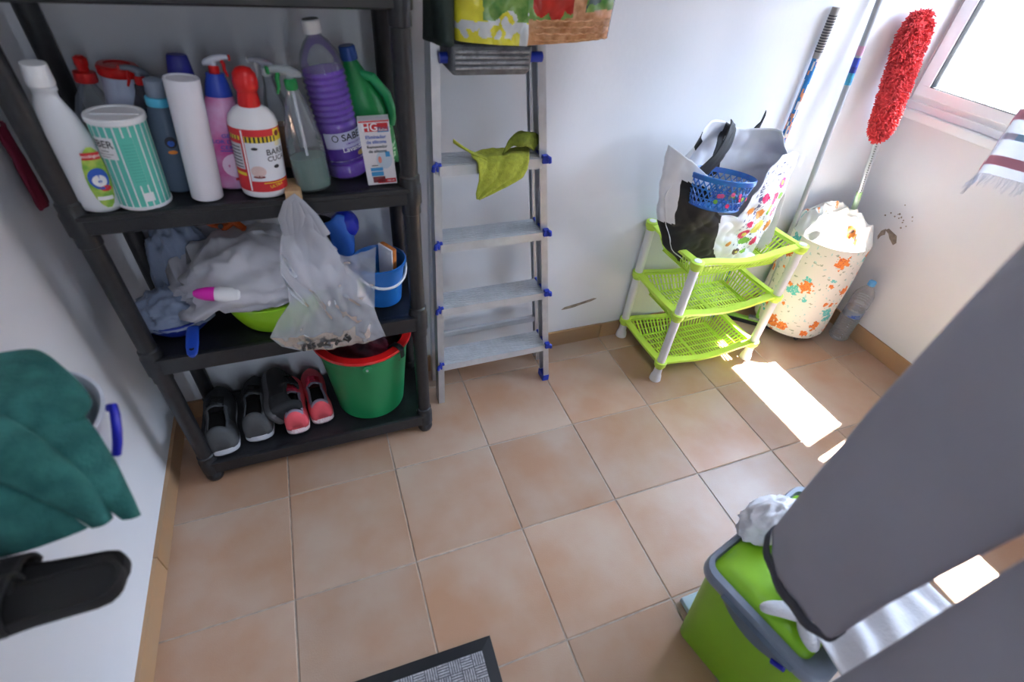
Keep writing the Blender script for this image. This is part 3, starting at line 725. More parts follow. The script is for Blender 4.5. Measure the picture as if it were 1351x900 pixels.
# small blue bucket
T = thing('small_blue_bucket', 'small blue bucket with a white handle on the middle shelf', 'bucket', (.712, .240, Z2))
MB = mat('mid_blue_plastic', (.015, .15, .50), .32)
g = G().lathe([(.050, 0), (.054, .003), (.060, .06), (.070, .125), (.076, .128), (.077, .136), (.073, .138), (.067, .125), (.057, .06), (.051, .006), (0, .006)], 44); obj('bucket_body', g, MB, T)
g = G()
pts = []
for k in range(17):
    a = PI * k / 16; q = V((.078 * cos(a), -.080 * sin(a), 0)); q = Matrix.Rotation(math.radians(38), 3, 'X') @ q
    pts.append(Matrix.Rotation(.45, 3, 'Z') @ (q + V((0, 0, .122))))
g.tube(pts, .0042, 10); obj('handle', g, WHITEP, T)
for s_ in (-1, 1):
    q = Matrix.Rotation(.45, 3, 'Z') @ V((s_ * .076, 0, .122)); obj('lug', G().lathe([(.009, -.008), (.009, .008)], 14, q.x, q.y, M=Matrix.Translation((0, 0, q.z))), MB, T)
T = thing('scrubbing_sponge', 'orange scrubbing sponge with a pale side standing in the small blue bucket', 'sponge', (.735, .25, Z2 + .05), (0, math.radians(4), .5))
obj('sponge', G().loft([rrect(-.006, .008, -.03, .03, .004, z) for z in (.0, .10, .115)]), mat('orange_sponge', (.72, .22, .04), .9, 60, .3, bump=.3), T)
obj('scourer', G().loft([rrect(-.011, -.006, -.03, .03, .002, z) for z in (.0, .10, .115)]), PAPERW, T)
T = tag(obj('drinking_glass', G().lathe([(.022, 0), (.024, .002), (.026, .085), (.024, .085), (.022, .004), (0, .004)], 24), CLEAR), 'clear tumbler tilted inside the small blue bucket', 'glass')
T.location = (.683, .245, Z2 + .045); T.rotation_euler = (.15, -.12, 0)

# ================================================================== BOTTOM SHELF
Z1 = .0935
T = thing('green_bucket', 'large green bucket with a black carrying strap lug, on the bottom shelf', 'bucket', (.635, .268, Z1))
GB2 = mat('green_bucket_plastic', (.012, .22, .075), .35)
g = G().lathe([(.105, 0), (.112, .004), (.122, .10), (.135, .225), (.143, .270), (.147, .272), (.147, .284), (.142, .284), (.138, .268), (.130, .22), (.117, .10), (.107, .008), (0, .008)], 56); obj('bucket_body', g, GB2, T)
for a in (-1.62,):
    q = V((.147 * cos(a), .147 * sin(a), .272)); M = Matrix.Translation(q) @ Matrix.Rotation(a, 4, 'Z') @ Matrix.Rotation(PI / 2, 4, 'Y')
    obj('lug', G().lathe([(.014, -.003), (.014, .006), (.010, .008), (0, .008)], 20, M=M), GB2, T)
    obj('lug_pin', G().lathe([(.004, .006), (.004, .011), (0, .011)], 10, M=M), ALU, T)
T2 = thing('red_basin', 'red basin nested in the top of the green bucket', 'basin', (.635, .268, Z1 + .20))
g = G().lathe([(.09, -.05), (.110, .0), (.130, .078), (.134, .090), (.155, .092), (.157, .097), (.155, .103), (.132, .104), (.126, .095), (.105, .0), (.085, -.045), (0, -.045)], 60); obj('basin_body', g, REDP, T2)
g = G(); a = -.85
g.tube([V((.635 + r_ * cos(a), .268 + r_ * sin(a), z_)) for r_, z_ in ((.11, Z1 + .285), (.128, Z1 + .306), (.145, Z1 + .308), (.160, Z1 + .300), (.160, Z1 + .27))], .010, 8, flat=.35)
tag(obj('black_strap', g, BLACKP), 'black strap clipped over the rim of the red basin', 'strap')
heap('dark_rag', 'dark rags with a red fold inside the red basin', .635, .268, Z1 + .235, .095, .095, .055, .5, 2.5, mat('dark_rag', (.02, .015, .02), .9, 6, 0, (.25, .01, .03)), 'rag', 11)

def shoe(name, label, x, y, rz, L, W, Hh, um, um2, sm, lm, inner, group, heel2=True, z=Z1, tilt=0, roll=0, logo=None, lace=None):
    T = thing(name, label, 'shoe', (x, y, z), (0, 0, rz), group)
    T.rotation_euler = (Matrix.Rotation(rz, 3, 'Z') @ Matrix.Rotation(tilt, 3, 'X') @ Matrix.Rotation(roll, 3, 'Y')).to_euler()
    def wid(t): return W / 2 * (.78 + .22 * sin(min(1, t / .25) * PI / 2)) * (1 - .16 * math.exp(-((t - .42) / .16) ** 2)) * (1 if t < .72 else max(.02, math.sqrt(max(0, 1 - ((t - .72) / .285) ** 2)))) * (1 if t > .06 else math.sqrt(max(0.10, 1 - ((.06 - t) / .062) ** 2)))
    ts = [0, .012, .03, .06, .1, .18, .26, .34, .42, .5, .58, .66, .74, .82, .88, .93, .97, .99, 1]
    def hgt(t):
        P = [(0, .02), (.02, .95), (.05, 1.12), (.14, 1.02), (.25, .88), (.36, .86), (.48, .95), (.6, .78), (.75, .58), (.9, .45), (1, .28)]
        for (a, b), (c, d) in zip(P, P[1:]):
            if t <= c: k = (t - a) / (c - a); return Hh * (b + (d - b) * k)
        return Hh * .3
    sh_ = .026
    g = G()
    outline = [(wid(t), t * L) for t in ts]
    ring = [V((w_, y_, 0)) for w_, y_ in outline] + [V((-w_, y_, 0)) for w_, y_ in reversed(outline)]
    def off(zz, k): return [V((p.x * k, L / 2 + (p.y - L / 2) * k, zz + (.008 * max(0, p.y / L - .75) * 4 * .6))) for p in ring]
    g.loft([off(0, .95), off(.004, 1.0), off(sh_ * .5, 1.03), off(sh_, 1.0)]); obj('sole', g, sm, T)
    g = G(); g.loft([off(-.0005, .95), off(.004, 1.008)]); obj('outsole', g, mat('dark_rubber', (.03, .03, .035), .8), T)
    na = 20
    def up(u, v):
        t = v; a = PI * u; w_ = wid(t) * .97
        if t > .1 and t < .45: w_ *= 1 - .10 * sin(a)
        return V((-w_ * cos(a) if abs(cos(a)) < 1 else -w_ * cos(a), t * L + (.004 if t < .02 else 0), sh_ * .9 + hgt(t) * sin(a) ** .75))
    g = G(); g.grid(up, 28, 48, skip=lambda u, v: (.085 < v < .45 and abs(u - .5) < .215), mi=lambda u, v: 1 if ((heel2 and v < .30) or (.05 < v < .48 and abs(u - .5) < .27)) else 0)
    obj('upper', g, [um, um2], T, solid=.004, angle=3)
    g = G(); g.grid(lambda u, v: V(((2 * u - 1) * wid(.05 + .5 * v) * .85, (.05 + .5 * v) * L, sh_ + .012 + .01 * v)), 6, 10); obj('insole', g, inner, T)
    g = G(); g.grid(lambda u, v: V(((2 * u - 1) * W * .22, L * (.62 - .20 * v), sh_ + Hh * (.72 + .32 * v) - .010 * (2 * u - 1) ** 2)), 6, 8); obj('tongue', g, um2, T, solid=.006, angle=3)
    g = G()
    for k in range(5):
        yy = L * (.46 + .045 * k); hh = sh_ + hgt(yy / L) * .97 + .006
        g.tube([(-W * .26, yy, hh - .010), (-W * .10, yy + .004, hh + .002), (W * .10, yy - .004, hh + .002), (W * .26, yy, hh - .010)], .0026, 6)
    obj('laces', g, lm, T)
    if logo:
        g = G(); g.tube([(-.018, L * .10, sh_ + Hh * .70), (-.004, L * .07, sh_ + Hh * .86), (.018, L * .075, sh_ + Hh * .86), (.006, L * .06, sh_ + Hh * .74), (-.018, L * .075, sh_ + Hh * .64)], .0016, 6)
        obj('logo', g, logo, T)
    return T
CH = mat('charcoal_mesh', (.030, .030, .034), .9, bump=.2); CH2 = mat('grey_suede', (.075, .078, .085), .85)
SOLEW = mat('off_white_sole', (.48, .48, .52), .6); BLK = mat('black_fabric', (.010, .010, .012), .9)
SG = mat('speckled_pink_sole', (.70, .42, .45), .6, 180, 0, (.85, .72, .72))
CORAL = mat('coral_mesh', (.80, .10, .13), .75, bump=.2); GREYM = mat('grey_pink_trim', (.30, .26, .34), .8)
gs = 'shoes on the bottom shelf'
shoe('sneaker', 'dark grey sneaker with a white mark, nearest the left post of the bottom shelf', .172, .140, .10, .27, .095, .082, CH, CH2, SOLEW, BLK, BLK, gs, logo=PAPERW)
shoe('sneaker', 'dark grey sneaker with a pale sole, second from the left on the bottom shelf', .272, .165, .04, .26, .092, .085, CH, CH2, SOLEW, BLK, BLK, gs)
shoe('sneaker', 'black sneaker tipped on its side between the grey and the pink shoes', .318, .185, .04, .225, .085, .075, BLK, CH, mat('grey_rubber', (.085, .085, .09), .7), BLK, BLK, gs, z=Z1 + .055, roll=math.radians(62))
shoe('pink_sneaker', 'left coral pink running shoe with a speckled sole on the bottom shelf', .388, .160, .05, .235, .078, .072, CORAL, GREYM, SG, mat('pink_lace', (.85, .05, .12), .7), BLK, gs, heel2=False)
shoe('pink_sneaker', 'right coral pink running shoe beside the green bucket on the bottom shelf', .468, .182, .12, .235, .078, .072, CORAL, GREYM, SG, mat('pink_lace', (.85, .05, .12), .7), BLK, gs, heel2=False)

# red bag hanging on the left wall behind the post
g = G(); g.grid(lambda u, v: V((.012 + .008 * sin(u * 4) + crumple((u, v, 3), .006, 3), .27 + .05 * u + .015 * (1 - v) * (u - .5), .88 + .17 * v)), 10, 18)
tag(obj('red_cloth', g, mat('crimson_cloth', (.20, .008, .035), .8), solid=.006, angle=3), 'dark red cloth hanging on the left wall behind the shelving post', 'cloth')

# ================================================================== STEP LADDER
lad = thing('step_ladder', 'folded aluminium step ladder with blue plastic fittings leaning against the back wall', 'ladder', (1.1, .30, 0))
ZTOP = 1.62
def rail(x0, x1, y, wx, wy, name, z1=ZTOP, z0=0.0):
    def ring(z):
        k = z / 1.2; x = x0 + (x1 - x0) * k; t = .003
        h, q = wx / 2, wy / 2
        return x, h, q
    g = G()
    rr = []
    for z in (z0, z1):
        x, h, q = ring(z); sx = 1 if x0 < 1.1 else -1
        # C-channel section, open toward the ladder's middle
        pts = [(-h, -q), (h, -q), (h, -q + .005), (-h + .006, -q + .005), (-h + .006, q - .005), (h, q - .005), (h, q), (-h, q)]
        rr.append([V((x + sx * a, y + b, z)) for a, b in pts])
    g.loft(rr); obj(name, g, ALU, lad, w=True, smooth=False)
rail(.8830, .889, .262, .022, .045, 'front_rail'); rail(1.316, 1.150, .262, .022, .045, 'front_rail')
rail(.8830, .905, .365, .018, .030, 'rear_rail', z0=.012); rail(1.326, 1.170, .365, .018, .030, 'rear_rail', z0=.012)
def xr(z): return 1.316 + (1.150 - 1.316) * z / 1.2
def xl(z): return .883 + .006 * z / 1.2
for k, z in enumerate((.205, .455, .692, .925)):
    x0, x1 = xl(z) + .004, xr(z) - .004
    g = G()
    # ridged tread with folded front and back edges
    g.box(x0, x1, .232, .235, z - .028, z); g.box(x0, x1, .317, .320, z - .028, z); g.box(x0, x1, .235, .317, z - .004, z - .001)
    for q in range(9):
        y = .2375 + q * .009; g.box(x0, x1, y, y + .004, z - .001, z + .0015)
    obj('step', g, ALUS, lad, w=True, smooth=False)
    for x, s_ in ((x0, -1), (x1, 1)):
        g = G(); g.box(x - .002, x + .006 * 1, .230, .322, z - .001, z + .006)
        g.box(x + s_ * .004 - .006, x + s_ * .010 + .006, .224, .240, z - .012, z + .010)
        g.tube([(x + s_ * .008, .225, z + .008), (x + s_ * .017, .223, z + .004), (x + s_ * .019, .224, z - .010)], .006, 8)
        obj('blue_bracket', g, BLUEP, lad, w=True, smooth=False, bevel=.0015)
        obj('rivet', G().lathe([(.0045, 0), (.0035, .0015), (0, .002)], 12, M=Matrix.Translation((x + s_ * .006, .2385, z - .020)) @ Matrix.Rotation(PI / 2, 4, 'X')), ALU, lad, w=True)
g = G().box(.905, 1.31, .352, .366, .225, .25); obj('rear_brace', g, ALU, lad, w=True, smooth=False, bevel=.002)
for x in (1.312,):
    obj('rubber_foot', G().box(x - .014, x + .013, .237, .288, 0, .030), BLUEP, lad, w=True, smooth=False, bevel=.003)
g = G().box(.90, 1.15, .350, .366, 1.19, 1.215); obj('rear_brace', g, ALU, lad, w=True, smooth=False, bevel=.002)
# platform tray
TRAY = mat('worn_grey_plastic', (.16, .165, .18), .55, 40, .5)
g = G(); px0, px1 = .912, 1.108
g.loft([rrect(px0 + .008, px1 - .008, .196, .33, .01, 1.150), rrect(px0, px1, .190, .335, .012, 1.160), rrect(px0, px1, .190, .335, .012, 1.208), rrect(px0 + .005, px1 - .005, .195, .33, .01, 1.212)])
tr_ = obj('platform', g, TRAY, lad, w=True)
for q in range(4):
    obj('ridge', G().tube([(px0 + .010, .189, 1.166 + q * .011), (px1 - .010, .189, 1.166 + q * .011)], .0035, 8), mat('light_grey_plastic', (.36, .36, .38), .5, 60, .5), tr_, w=True)
for x0, x1 in ((.894, .914), (1.106, 1.146)):
    obj('blue_hinge', G().tube([(x0, .225, 1.180), (x1, .225, 1.180)], .012, 12), BLUEP, lad, w=True)

# cloth on the fourth step
YG = mat('yellow_green_microfibre', (.42, .46, .05), .95, 90, .25, bump=.5, bump_s=300)
T = thing('yellow_green_cloth', 'yellow-green microfibre cloth draped over the fourth step of the ladder', 'cloth', (1.07, .26, .93))
g = G()
path = [(.300, .931, 1.055, 1.19), (.285, .938, 1.03, 1.165), (.262, .936, .985, 1.155), (.240, .936, 0.98, 1.145), (.226, .928, .990, 1.140), (.219, .905, .994, 1.133), (.216, .885, .994, 1.120), (.214, .868, .990, 1.085), (.213, .850, .986, 1.045), (.212, .836, .988, 1.000)]
def fc(u, v):
    t = v * (len(path) - 1); i = min(int(t), len(path) - 2); k = t - i; A = path[i]; B = path[i + 1]
    y, z, x0, x1 = [A[q] + (B[q] - A[q]) * k for q in range(4)]
    x = x0 + (x1 - x0) * u; d = .006 * sin(u * 9 + v * 4) * (.3 + v) + crumple((x, y, z), .003, 25)
    return V((x, y - abs(d) if v > .45 else y, z + (abs(d) if v <= .5 else 0)))
g.grid(fc, 30, 50); obj('drape', g, YG, T, w=True, solid=.003, angle=3)
g = G()
def fb(u, v):
    a = -.2 + 3.3 * v; x = 1.085 + .095 * u + .01 * sin(4 * v); r_ = .028 * (1 - .25 * u)
    return V((x + .012 * cos(a), .262 + r_ * cos(a) + .006 * sin(u * 8), .937 + r_ * 1.15 * abs(sin(a)) + .022 * sin(PI * u) + .006 * crease((u, v, 0), 3)))
g.grid(fb, 24, 24); obj('folded_end', g, mat('olive_microfibre', (.20, .24, .02), .95, 90, .3, bump=.5, bump_s=300), T, w=True, solid=.003, angle=3)
g = G(); g.grid(lambda u, v: V((1.02 - .085 * v, .245 + (1 - v) * .05 * (u - .3) + .012 * v, .9345 + .045 * v ** 1.5 + .004 * sin(u * 5))), 10, 20)
obj('pointed_corner', g, YG, T, w=True, solid=.003, angle=3)

# food shopping bag on the platform
WICK = mat('wicker_print', (.62, .34, .17), .35, 55, 0, (.38, .17, .07))
WICK.node_tree.nodes['Principled BSDF'].inputs['Roughness'].default_value = .22
GLOSSW = mat('glossy_white_print', (.62, .64, .64), .2, 18, .15)
TOM = mat('tomato_print', (.50, .03, .02), .2, 20, .4); LEAF = mat('leaf_print', (.06, .20, .03), .2, 30, 0, (.25, .38, .10)); YEL = mat('yellow_print', (.72, .66, .04), .2, 25, .2)
DKP = mat('dark_print', (.05, .08, .07), .25)
T = thing('printed_shopping_bag', 'glossy shopping bag printed with vegetables in a wicker basket, on the ladder platform', 'bag', (1.1, .2, 1.213))
def bmi(u, v):
    x, z = u, v; n1 = nz((u * 5, v * 5, 0)); n2 = nz((u * 9 + 5, v * 7, 1))
    if u > .975: return 5
    if u > .40:
        if v < .155 + .02 * sin(u * 9): return 0
        if u > .67 and u < .76 and v < .28: return 0
        if u < .70: return 2 if min(math.hypot((u - a_) / .055, (v - b_) / .085) for a_, b_ in ((.47, .24), (.565, .215), (.655, .25), (.52, .36), (.61, .38), (.44, .42), (.67, .44))) < 1 else 3
        return 3 if n2 > -.1 else 5
    if u > .35 and v < .12: return 1
    if v < .035 + .02 * nz((u * 30, 0, 0)) and u < .36: return 4
    if v > .13 and n2 > 0 and u > .14: return 3
    if v > .12 and u < .17 and n1 > -.35: return 4
    if nz((u * 22, v * 14, 3)) > .12: return 4
    return 1
def fbag(side):
    def f(u, v):
        x = .925 + .378 * u + .03 * v * (u - .5); z = 1.214 + .014 * (u if u > .4 else .4 - u * .4) * 1 + .34 * v
        b = .062 * sin(PI * min(1, max(0, u))) ** .45 * (.9 + .1 * v)
        y = .205 + side * b + crumple((x, z, side * 3), .007, 15) * sin(PI * u) ** .3
        return V((x, y, z))
    return f
g = G(); g.grid(fbag(-1), 170, 130, mi=bmi); g.grid(fbag(1), 40, 30, mi=1)
g.grid(lambda u, v: fbag(-1)(u, 0).lerp(fbag(1)(u, 0), v), 40, 3, mi=5)
obj('bag_body', g, [WICK, GLOSSW, TOM, LEAF, YEL, DKP], T, w=True, angle=3)
g = G()
for k in range(4):
    g.tube([(1.085 + .2 * q / 20, .205 - .0665 * sin(PI * min(1, max(0, (1.085 + .2 * q / 20 - .925) / .378))) ** .45 - .004, 1.232 + k * .0125 + .0015 * sin(q * 2.2 + k * 3)) for q in range(21)], .0022, 5)
obj('wicker_weave', g, WICK, T, w=True)
g = G()
def fd(u, v):
    a = 2 * PI * u; z = 1.214 + .34 * v
    r_ = .036 + .010 * nz((u * 3, v * 3, 7)) + .007 * sin(a * 3 + v * 3)
    return V((.905 + .015 * v + r_ * cos(a) * .9 - .008, .222 + r_ * 1.3 * sin(a), z))
g.grid(fd, 30, 30); g.grid(lambda u, v: V((.905 - .008, .222, 1.2145)).lerp(fd(u, 0), v), 30, 2)
tag(obj('dark_green_jacket', g, mat('dark_green_fabric', (.010, .022, .018), .8), angle=3), 'dark green fabric bundle at the left of the printed shopping bag', 'cloth')

# ================================================================== LIME BASKET TROLLEY
TX0, TX1, TY0, TY1 = 1.757, 2.228, .118, .405
tr = thing('basket_trolley', 'three-tier lime green basket trolley with white legs beside the hamper', 'trolley', ((TX0 + TX1) / 2, (TY0 + TY1) / 2, 0))
HI = .572
for x in (TX0, TX1):
    for y in (TY0, TY1):
        obj('leg', G().lathe([(.0165, .045), (.0165, HI - .02)], 20, x, y), WHITEP, tr, w=True)
        obj('foot', G().lathe([(.020, 0), (.024, .003), (.022, .022), (.0175, .036), (.0165, .050)], 20, x, y), WHITEP, tr, w=True)
def basket(zr, depth, n):
    """rim with dipped long sides, slotted walls and floor made of real bars"""
    t = None; g = G()
    def rimz(s, axis): return zr - (.026 * (sin(PI * s) ** 2 if .0 < s < 1 else 0) if axis == 'x' else 0.006 * sin(PI * s))
    c = .0165
    P0 = []
    N = 16
    for k in range(N + 1): P0.append(V((TX0 + (TX1 - TX0) * k / N, TY0, rimz(k / N, 'x'))))
    P1 = [V((TX1, TY0 + (TY1 - TY0) * k / 10, rimz(k / 10, 'y'))) for k in range(1, 11)]
    P2 = [V((TX1 - (TX1 - TX0) * k / N, TY1, rimz(k / N, 'x'))) for k in range(1, N + 1)]
    P3 = [V((TX0, TY1 - (TY1 - TY0) * k / 10, rimz(k / 10, 'y'))) for k in range(1, 10)]
    ring = P0 + P1 + P2 + P3
    ctr = V(((TX0 + TX1) / 2, (TY0 + TY1) / 2, 0))
    def inset(p, d):
        q = p - ctr; hx = (TX1 - TX0) / 2; hy = (TY1 - TY0) / 2
        return V((ctr.x + q.x * (hx - d) / hx, ctr.y + q.y * (hy - d) / hy, p.z))
    o0 = [inset(p, -.012) - V((0, 0, .010)) for p in ring]; o1 = [inset(p, -.012) for p in ring]; i1 = [inset(p, .014) + V((0, 0, .001)) for p in ring]; i0 = [inset(p, .012) - V((0, 0, .008)) for p in ring]
    g.loft([o0, o1, i1, i0, o0], (0, 0)); t = obj('basket', g, LIME, tr, w=True, angle=1.2)
    for x in (TX0, TX1):
        for y in (TY0, TY1): obj('corner_socket', G().lathe([(.018, zr - .030), (.020, zr - .022), (.0235, zr - .018), (.0245, zr + .002), (.021, zr + .004)], 18, x, y), LIME, t, w=True)
    # walls: slanted bars between the rim and the floor
    bot = zr - depth; dI = .050
    walls = G()
    per = ring
    L = len(per)
    def at(s):
        s = s % L; i = int(s); k = s - i; return per[i].lerp(per[(i + 1) % L], k)
    nb = 78
    for k in range(nb):
        s = k * L / nb
        a = inset(at(s), .010); b = inset(at(s + .18), dI); b.z = bot
        d = (inset(at(s + .3), .01) - inset(at(s - .3), .01)).normalized() * .0034
        nrm = (a - ctr); nrm.z = 0; nrm = nrm.normalized() * .0012
        walls.add([a - d + nrm, a + d + nrm, b + d + nrm, b - d + nrm, a - d - nrm, a + d - nrm, b + d - nrm, b - d - nrm],
                  [(0, 1, 2, 3), (7, 6, 5, 4), (0, 3, 7, 4), (1, 5, 6, 2)])
    for fr, hw in ((.30, .0022), (.62, .0022), (.10, .004), (.97, .004)):
        rA = []
        for k in range(L):
            a = inset(per[k], .010); b = inset(per[k], dI); b.z = bot; m = a.lerp(b, fr); rA.append(m)
        up_ = V((0, 0, hw)); lo = [p - up_ for p in rA]; hi = [p + up_ for p in rA]
        inn = [p.lerp(V((ctr.x, ctr.y, p.z)), .008) for p in rA]
        walls.loft([lo, hi, [p + up_ for p in inn], [p - up_ for p in inn], lo], (0, 0))
    o = obj('slotted_wall', walls, LIME, t, w=True, smooth=False, kind='stuff')
    fl_ = G(); x0, x1, y0, y1 = TX0 + dI, TX1 - dI, TY0 + dI, TY1 - dI
    nx = 27
    for k in range(nx + 1):
        x = x0 + (x1 - x0) * k / nx; fl_.box(x - .0032, x + .0032, y0, y1, bot - .0015, bot + .0015)
    for k in range(7):
        y = y0 + (y1 - y0) * k / 6; fl_.box(x0, x1, y - .004, y + .004, bot - .002, bot + .0019)
    for x in (x0, (x0 + x1) / 2, x1): fl_.box(x - .007, x + .007, y0, y1, bot - .002, bot + .002)
    obj('slotted_base', fl_, LIME, t, w=True, smooth=False, kind='stuff')
def thing_part(name, parent, z):
    g = G()
    for x in (TX0, TX1):
        for y in (TY0, TY1): g.lathe([(.018, z - .03), (.0205, z - .026), (.0205, z - .019), (.018, z - .018)], 16, x, y)
    return obj(name, g, LIME, parent, w=True)
basket(.100, .078, 0); basket(.345, .085, 1); basket(.572, .100, 2)
for x in (TX0, TX1):
    for y in (TY0, TY1): obj('cap', G().lathe([(.014, HI + .003), (.013, HI + .006), (0, HI + .007)], 16, x, y), WHITEP, tr, w=True)

# ------------------------------------------------------------------ black and white bag with fruit print
T = thing('carrier_bag', 'white carrier bag with a black panel, black handles and fruit print, in the top basket', 'bag', (1.93, .25, .475))
BW = mat('white_woven_bag', (.86, .86, .89), .45, 12, .10, bump=.25, bump_s=30); BK = mat('black_woven_bag', (.012, .012, .014), .7, bump=.25, bump_s=30)
cols = [mat('raspberry_print', (.65, .02, .12), .5), mat('leaf_green_print', (.22, .48, .06), .5), mat('mustard_print', (.70, .62, .12), .5), mat('orange_print', (.75, .28, .05), .5), mat('pink_print', (.80, .10, .28), .5), mat('brown_print', (.12, .07, .07), .5), mat('ink_speckle', (.10, .10, .22), .5)]
def interp(tab, t):
    for a, b in zip(tab, tab[1:]):
        if t <= b[0]:
            k = (t - a[0]) / (b[0] - a[0]); k = k * k * (3 - 2 * k) * .4 + k * .6
            return [a[i] + (b[i] - a[i]) * k for i in range(1, len(a))]
    return list(tab[-1][1:])
backT = [(0, 1.80, 2.16), (.15, 1.72, 2.18), (.4, 1.66, 2.165), (.6, 1.63, 2.14), (.8, 1.655, 2.09), (.93, 1.69, 2.03), (1, 1.70, 2.01)]
def fB(u, v):
    x0, x1 = interp(backT, v); x = x0 + (x1 - x0) * u; z = .50 + .475 * v + .02 * sin(u * 7) * v - .025 * v * (abs(u - .5) * 2) ** 2
    y = .30 - .10 * sin(PI * u) ** .6 * v * .2 - .09 * (1 - sin(PI * u) ** .5) + crumple((x, z, 2), .018, 9)
    return V((x, min(y, .405), z))
def mB(u, v):
    if .40 + .06 * (v - .8) < u < .485 + .06 * (v - .8) and v > .62: return 1
    if u < .07 and v > .94: return 1
    return 0
g = G(); g.grid(fB, 60, 60, mi=mB); obj('back_panel', g, [BW, BK], T, w=True, solid=.002, angle=3)
frT = [(0, 1.80, 2.15), (.2, 1.70, 2.16), (.5, 1.635, 2.165), (.8, 1.615, 2.155), (1, 1.61, 2.14)]
def topz(u):  # front edge: low under the blue basket, tall at left and right
    tb = [(0, .93), (.10, .90), (.20, .86), (.27, .77), (.36, .715), (.45, .71), (.51, .70), (.56, .79), (.62, .87), (.72, .905), (.82, .91), (.92, .89), (1, .80)]
    return interp(tb, u)[0]
def fF(u, v):
    zt = topz(u); z0 = .485; vv = v * (zt - z0) / .45
    x0, x1 = interp(frT, min(1, vv)); x = x0 + (x1 - x0) * u; z = z0 + (zt - z0) * v
    y = .245 - .105 * sin(PI * min(1, max(0, u))) ** .55 * (.55 + .45 * sin(min(1, vv * 1.2) * PI / 2)) + crumple((x, z, 9), .016, 10)
    return V((x, max(y, .137), z))
fruits = [(.62, .30, .05, .05, 0), (.80, .58, .045, .05, 0), (.70, .47, .04, .045, 3), (.78, .50, .02, .05, 1), (.66, .22, .06, .03, 1), (.74, .34, .075, .06, 2), (.87, .43, .045, .05, 4), (.90, .30, .03, .05, 3), (.77, .20, .04, .045, 0), (.60, .12, .045, .035, 5), (.63, .40, .03, .03, 0), (.50, .22, .025, .03, 3), (.93, .47, .03, .02, 4), (.70, .10, .05, .02, 1), (.68, .62, .035, .04, 0), (.84, .70, .04, .04, 4), (.60, .52, .03, .03, 3), (.88, .58, .03, .03, 1)]
def mF(u, v):
    zt = topz(u); hz = (v * (zt - .485)) / .45
    if u < .40 - .04 * sin(hz * 5) and hz < .80 - .25 * u and not (u < .08 and hz > .42): return 1
    for i, (cx, cy, rx, ry, m) in enumerate(fruits):
        d = ((u - cx) / rx) ** 2 + ((hz - cy) / ry) ** 2
        if d < 1: return 2 + (m if d > .18 or i % 3 else (2 if m != 2 else 1))
    if u > .55 and nz((u * 60, hz * 50, 3)) > .40 and .1 < hz < .9: return 8
    if abs(u - (.62 + .12 * (.72 - hz))) < .012 and .45 < hz < .75 and nz((u * 90, hz * 90, 1)) > -.1: return 8
    return 0
g = G(); g.grid(fF, 110, 80, mi=mF); obj('front_panel', g, [BW, BK] + cols, T, w=True, solid=.002, angle=3)
g = G()
def hn(u, v):
    a = V((1.665, .225, .80)).lerp(V((1.86, .275, .972)), v); s = V((.020, .004, -.016)) * (u - .5) * 2
    return a + s + V((.015 * sin(PI * v), -.035 * sin(PI * v) ** .7, -.005 * sin(PI * v))) + V((0, .006 * crease((u, v, 1), 3), 0))
g.grid(hn, 8, 30); obj('handle', g, BK, T, w=True, solid=.003, angle=3)
g = G(); g.grid(lambda u, v: V((1.965 + .065 * u + .015 * v, .30 + .05 * u + .01 * sin(6 * u), .885 + .100 * v * (.3 + .7 * u) - .05 * u * (1 - v))), 12, 12); obj('black_corner', g, BK, T, w=True, solid=.003, angle=3)
g = G(); g.grid(lambda u, v: V((1.81 + .30 * u, .19 + .15 * v, .482 + .03 * abs(u - .5))), 10, 6); obj('bag_base', g, BW, T, w=True, solid=.003, angle=3)
# blue mesh basket in the bag
T = thing('blue_mesh_basket', 'small round blue mesh plastic basket resting in the mouth of the carrier bag', 'basket', (1.772, .158, .762), (-.15, .10, 0))
BM = mat('blue_mesh_plastic', (.03, .22, .55), .35, 30, 0, (.04, .12, .48))
g = G(); n = 30
for k in range(n):
    for s_ in (-1, 1):
        pts = []
        for q in range(5):
            t = q / 4; a = 2 * PI * (k / n) + s_ * t * .55; r_ = .078 + .022 * t; pts.append((r_ * cos(a), r_ * sin(a), .004 + .082 * t))
        g.tube(pts, .0022, 5)
for t in (.33, .66): g.tube([((.078 + .022 * t) * cos(2 * PI * k / 40), (.078 + .022 * t) * sin(2 * PI * k / 40), .004 + .082 * t) for k in range(40)], .0020, 5, closed=True)
obj('mesh_side', g, BM, T, kind='stuff')
g = G().lathe([(.098, .084), (.104, .084), (.105, .098), (.102, .100), (.100, .097), (.098, .084)], 48, cap=(0, 0)); obj('rim', g, BM, T)
g = G().lathe([(.0, -.002), (.079, -.002), (.081, .002), (.079, .006), (0, .006)], 40); obj('base', g, BM, T)
g = G()
for k in range(10):
    a = -PI / 2 + R.uniform(-.9, .7); t = R.uniform(.2, .8); r_ = .082 + .022 * t
    M = Matrix.Translation((r_ * cos(a), r_ * sin(a), .004 + .082 * t)) @ Matrix.Rotation(a, 4, 'Z') @ Matrix.Rotation(PI / 2, 4, 'Y'); g.lathe([(.007, 0), (.006, .001), (0, .001)], 10, M=M, mi=k % 3)
obj('fruit_print', g, [cols[4], cols[1], cols[0]], T, kind='stuff')

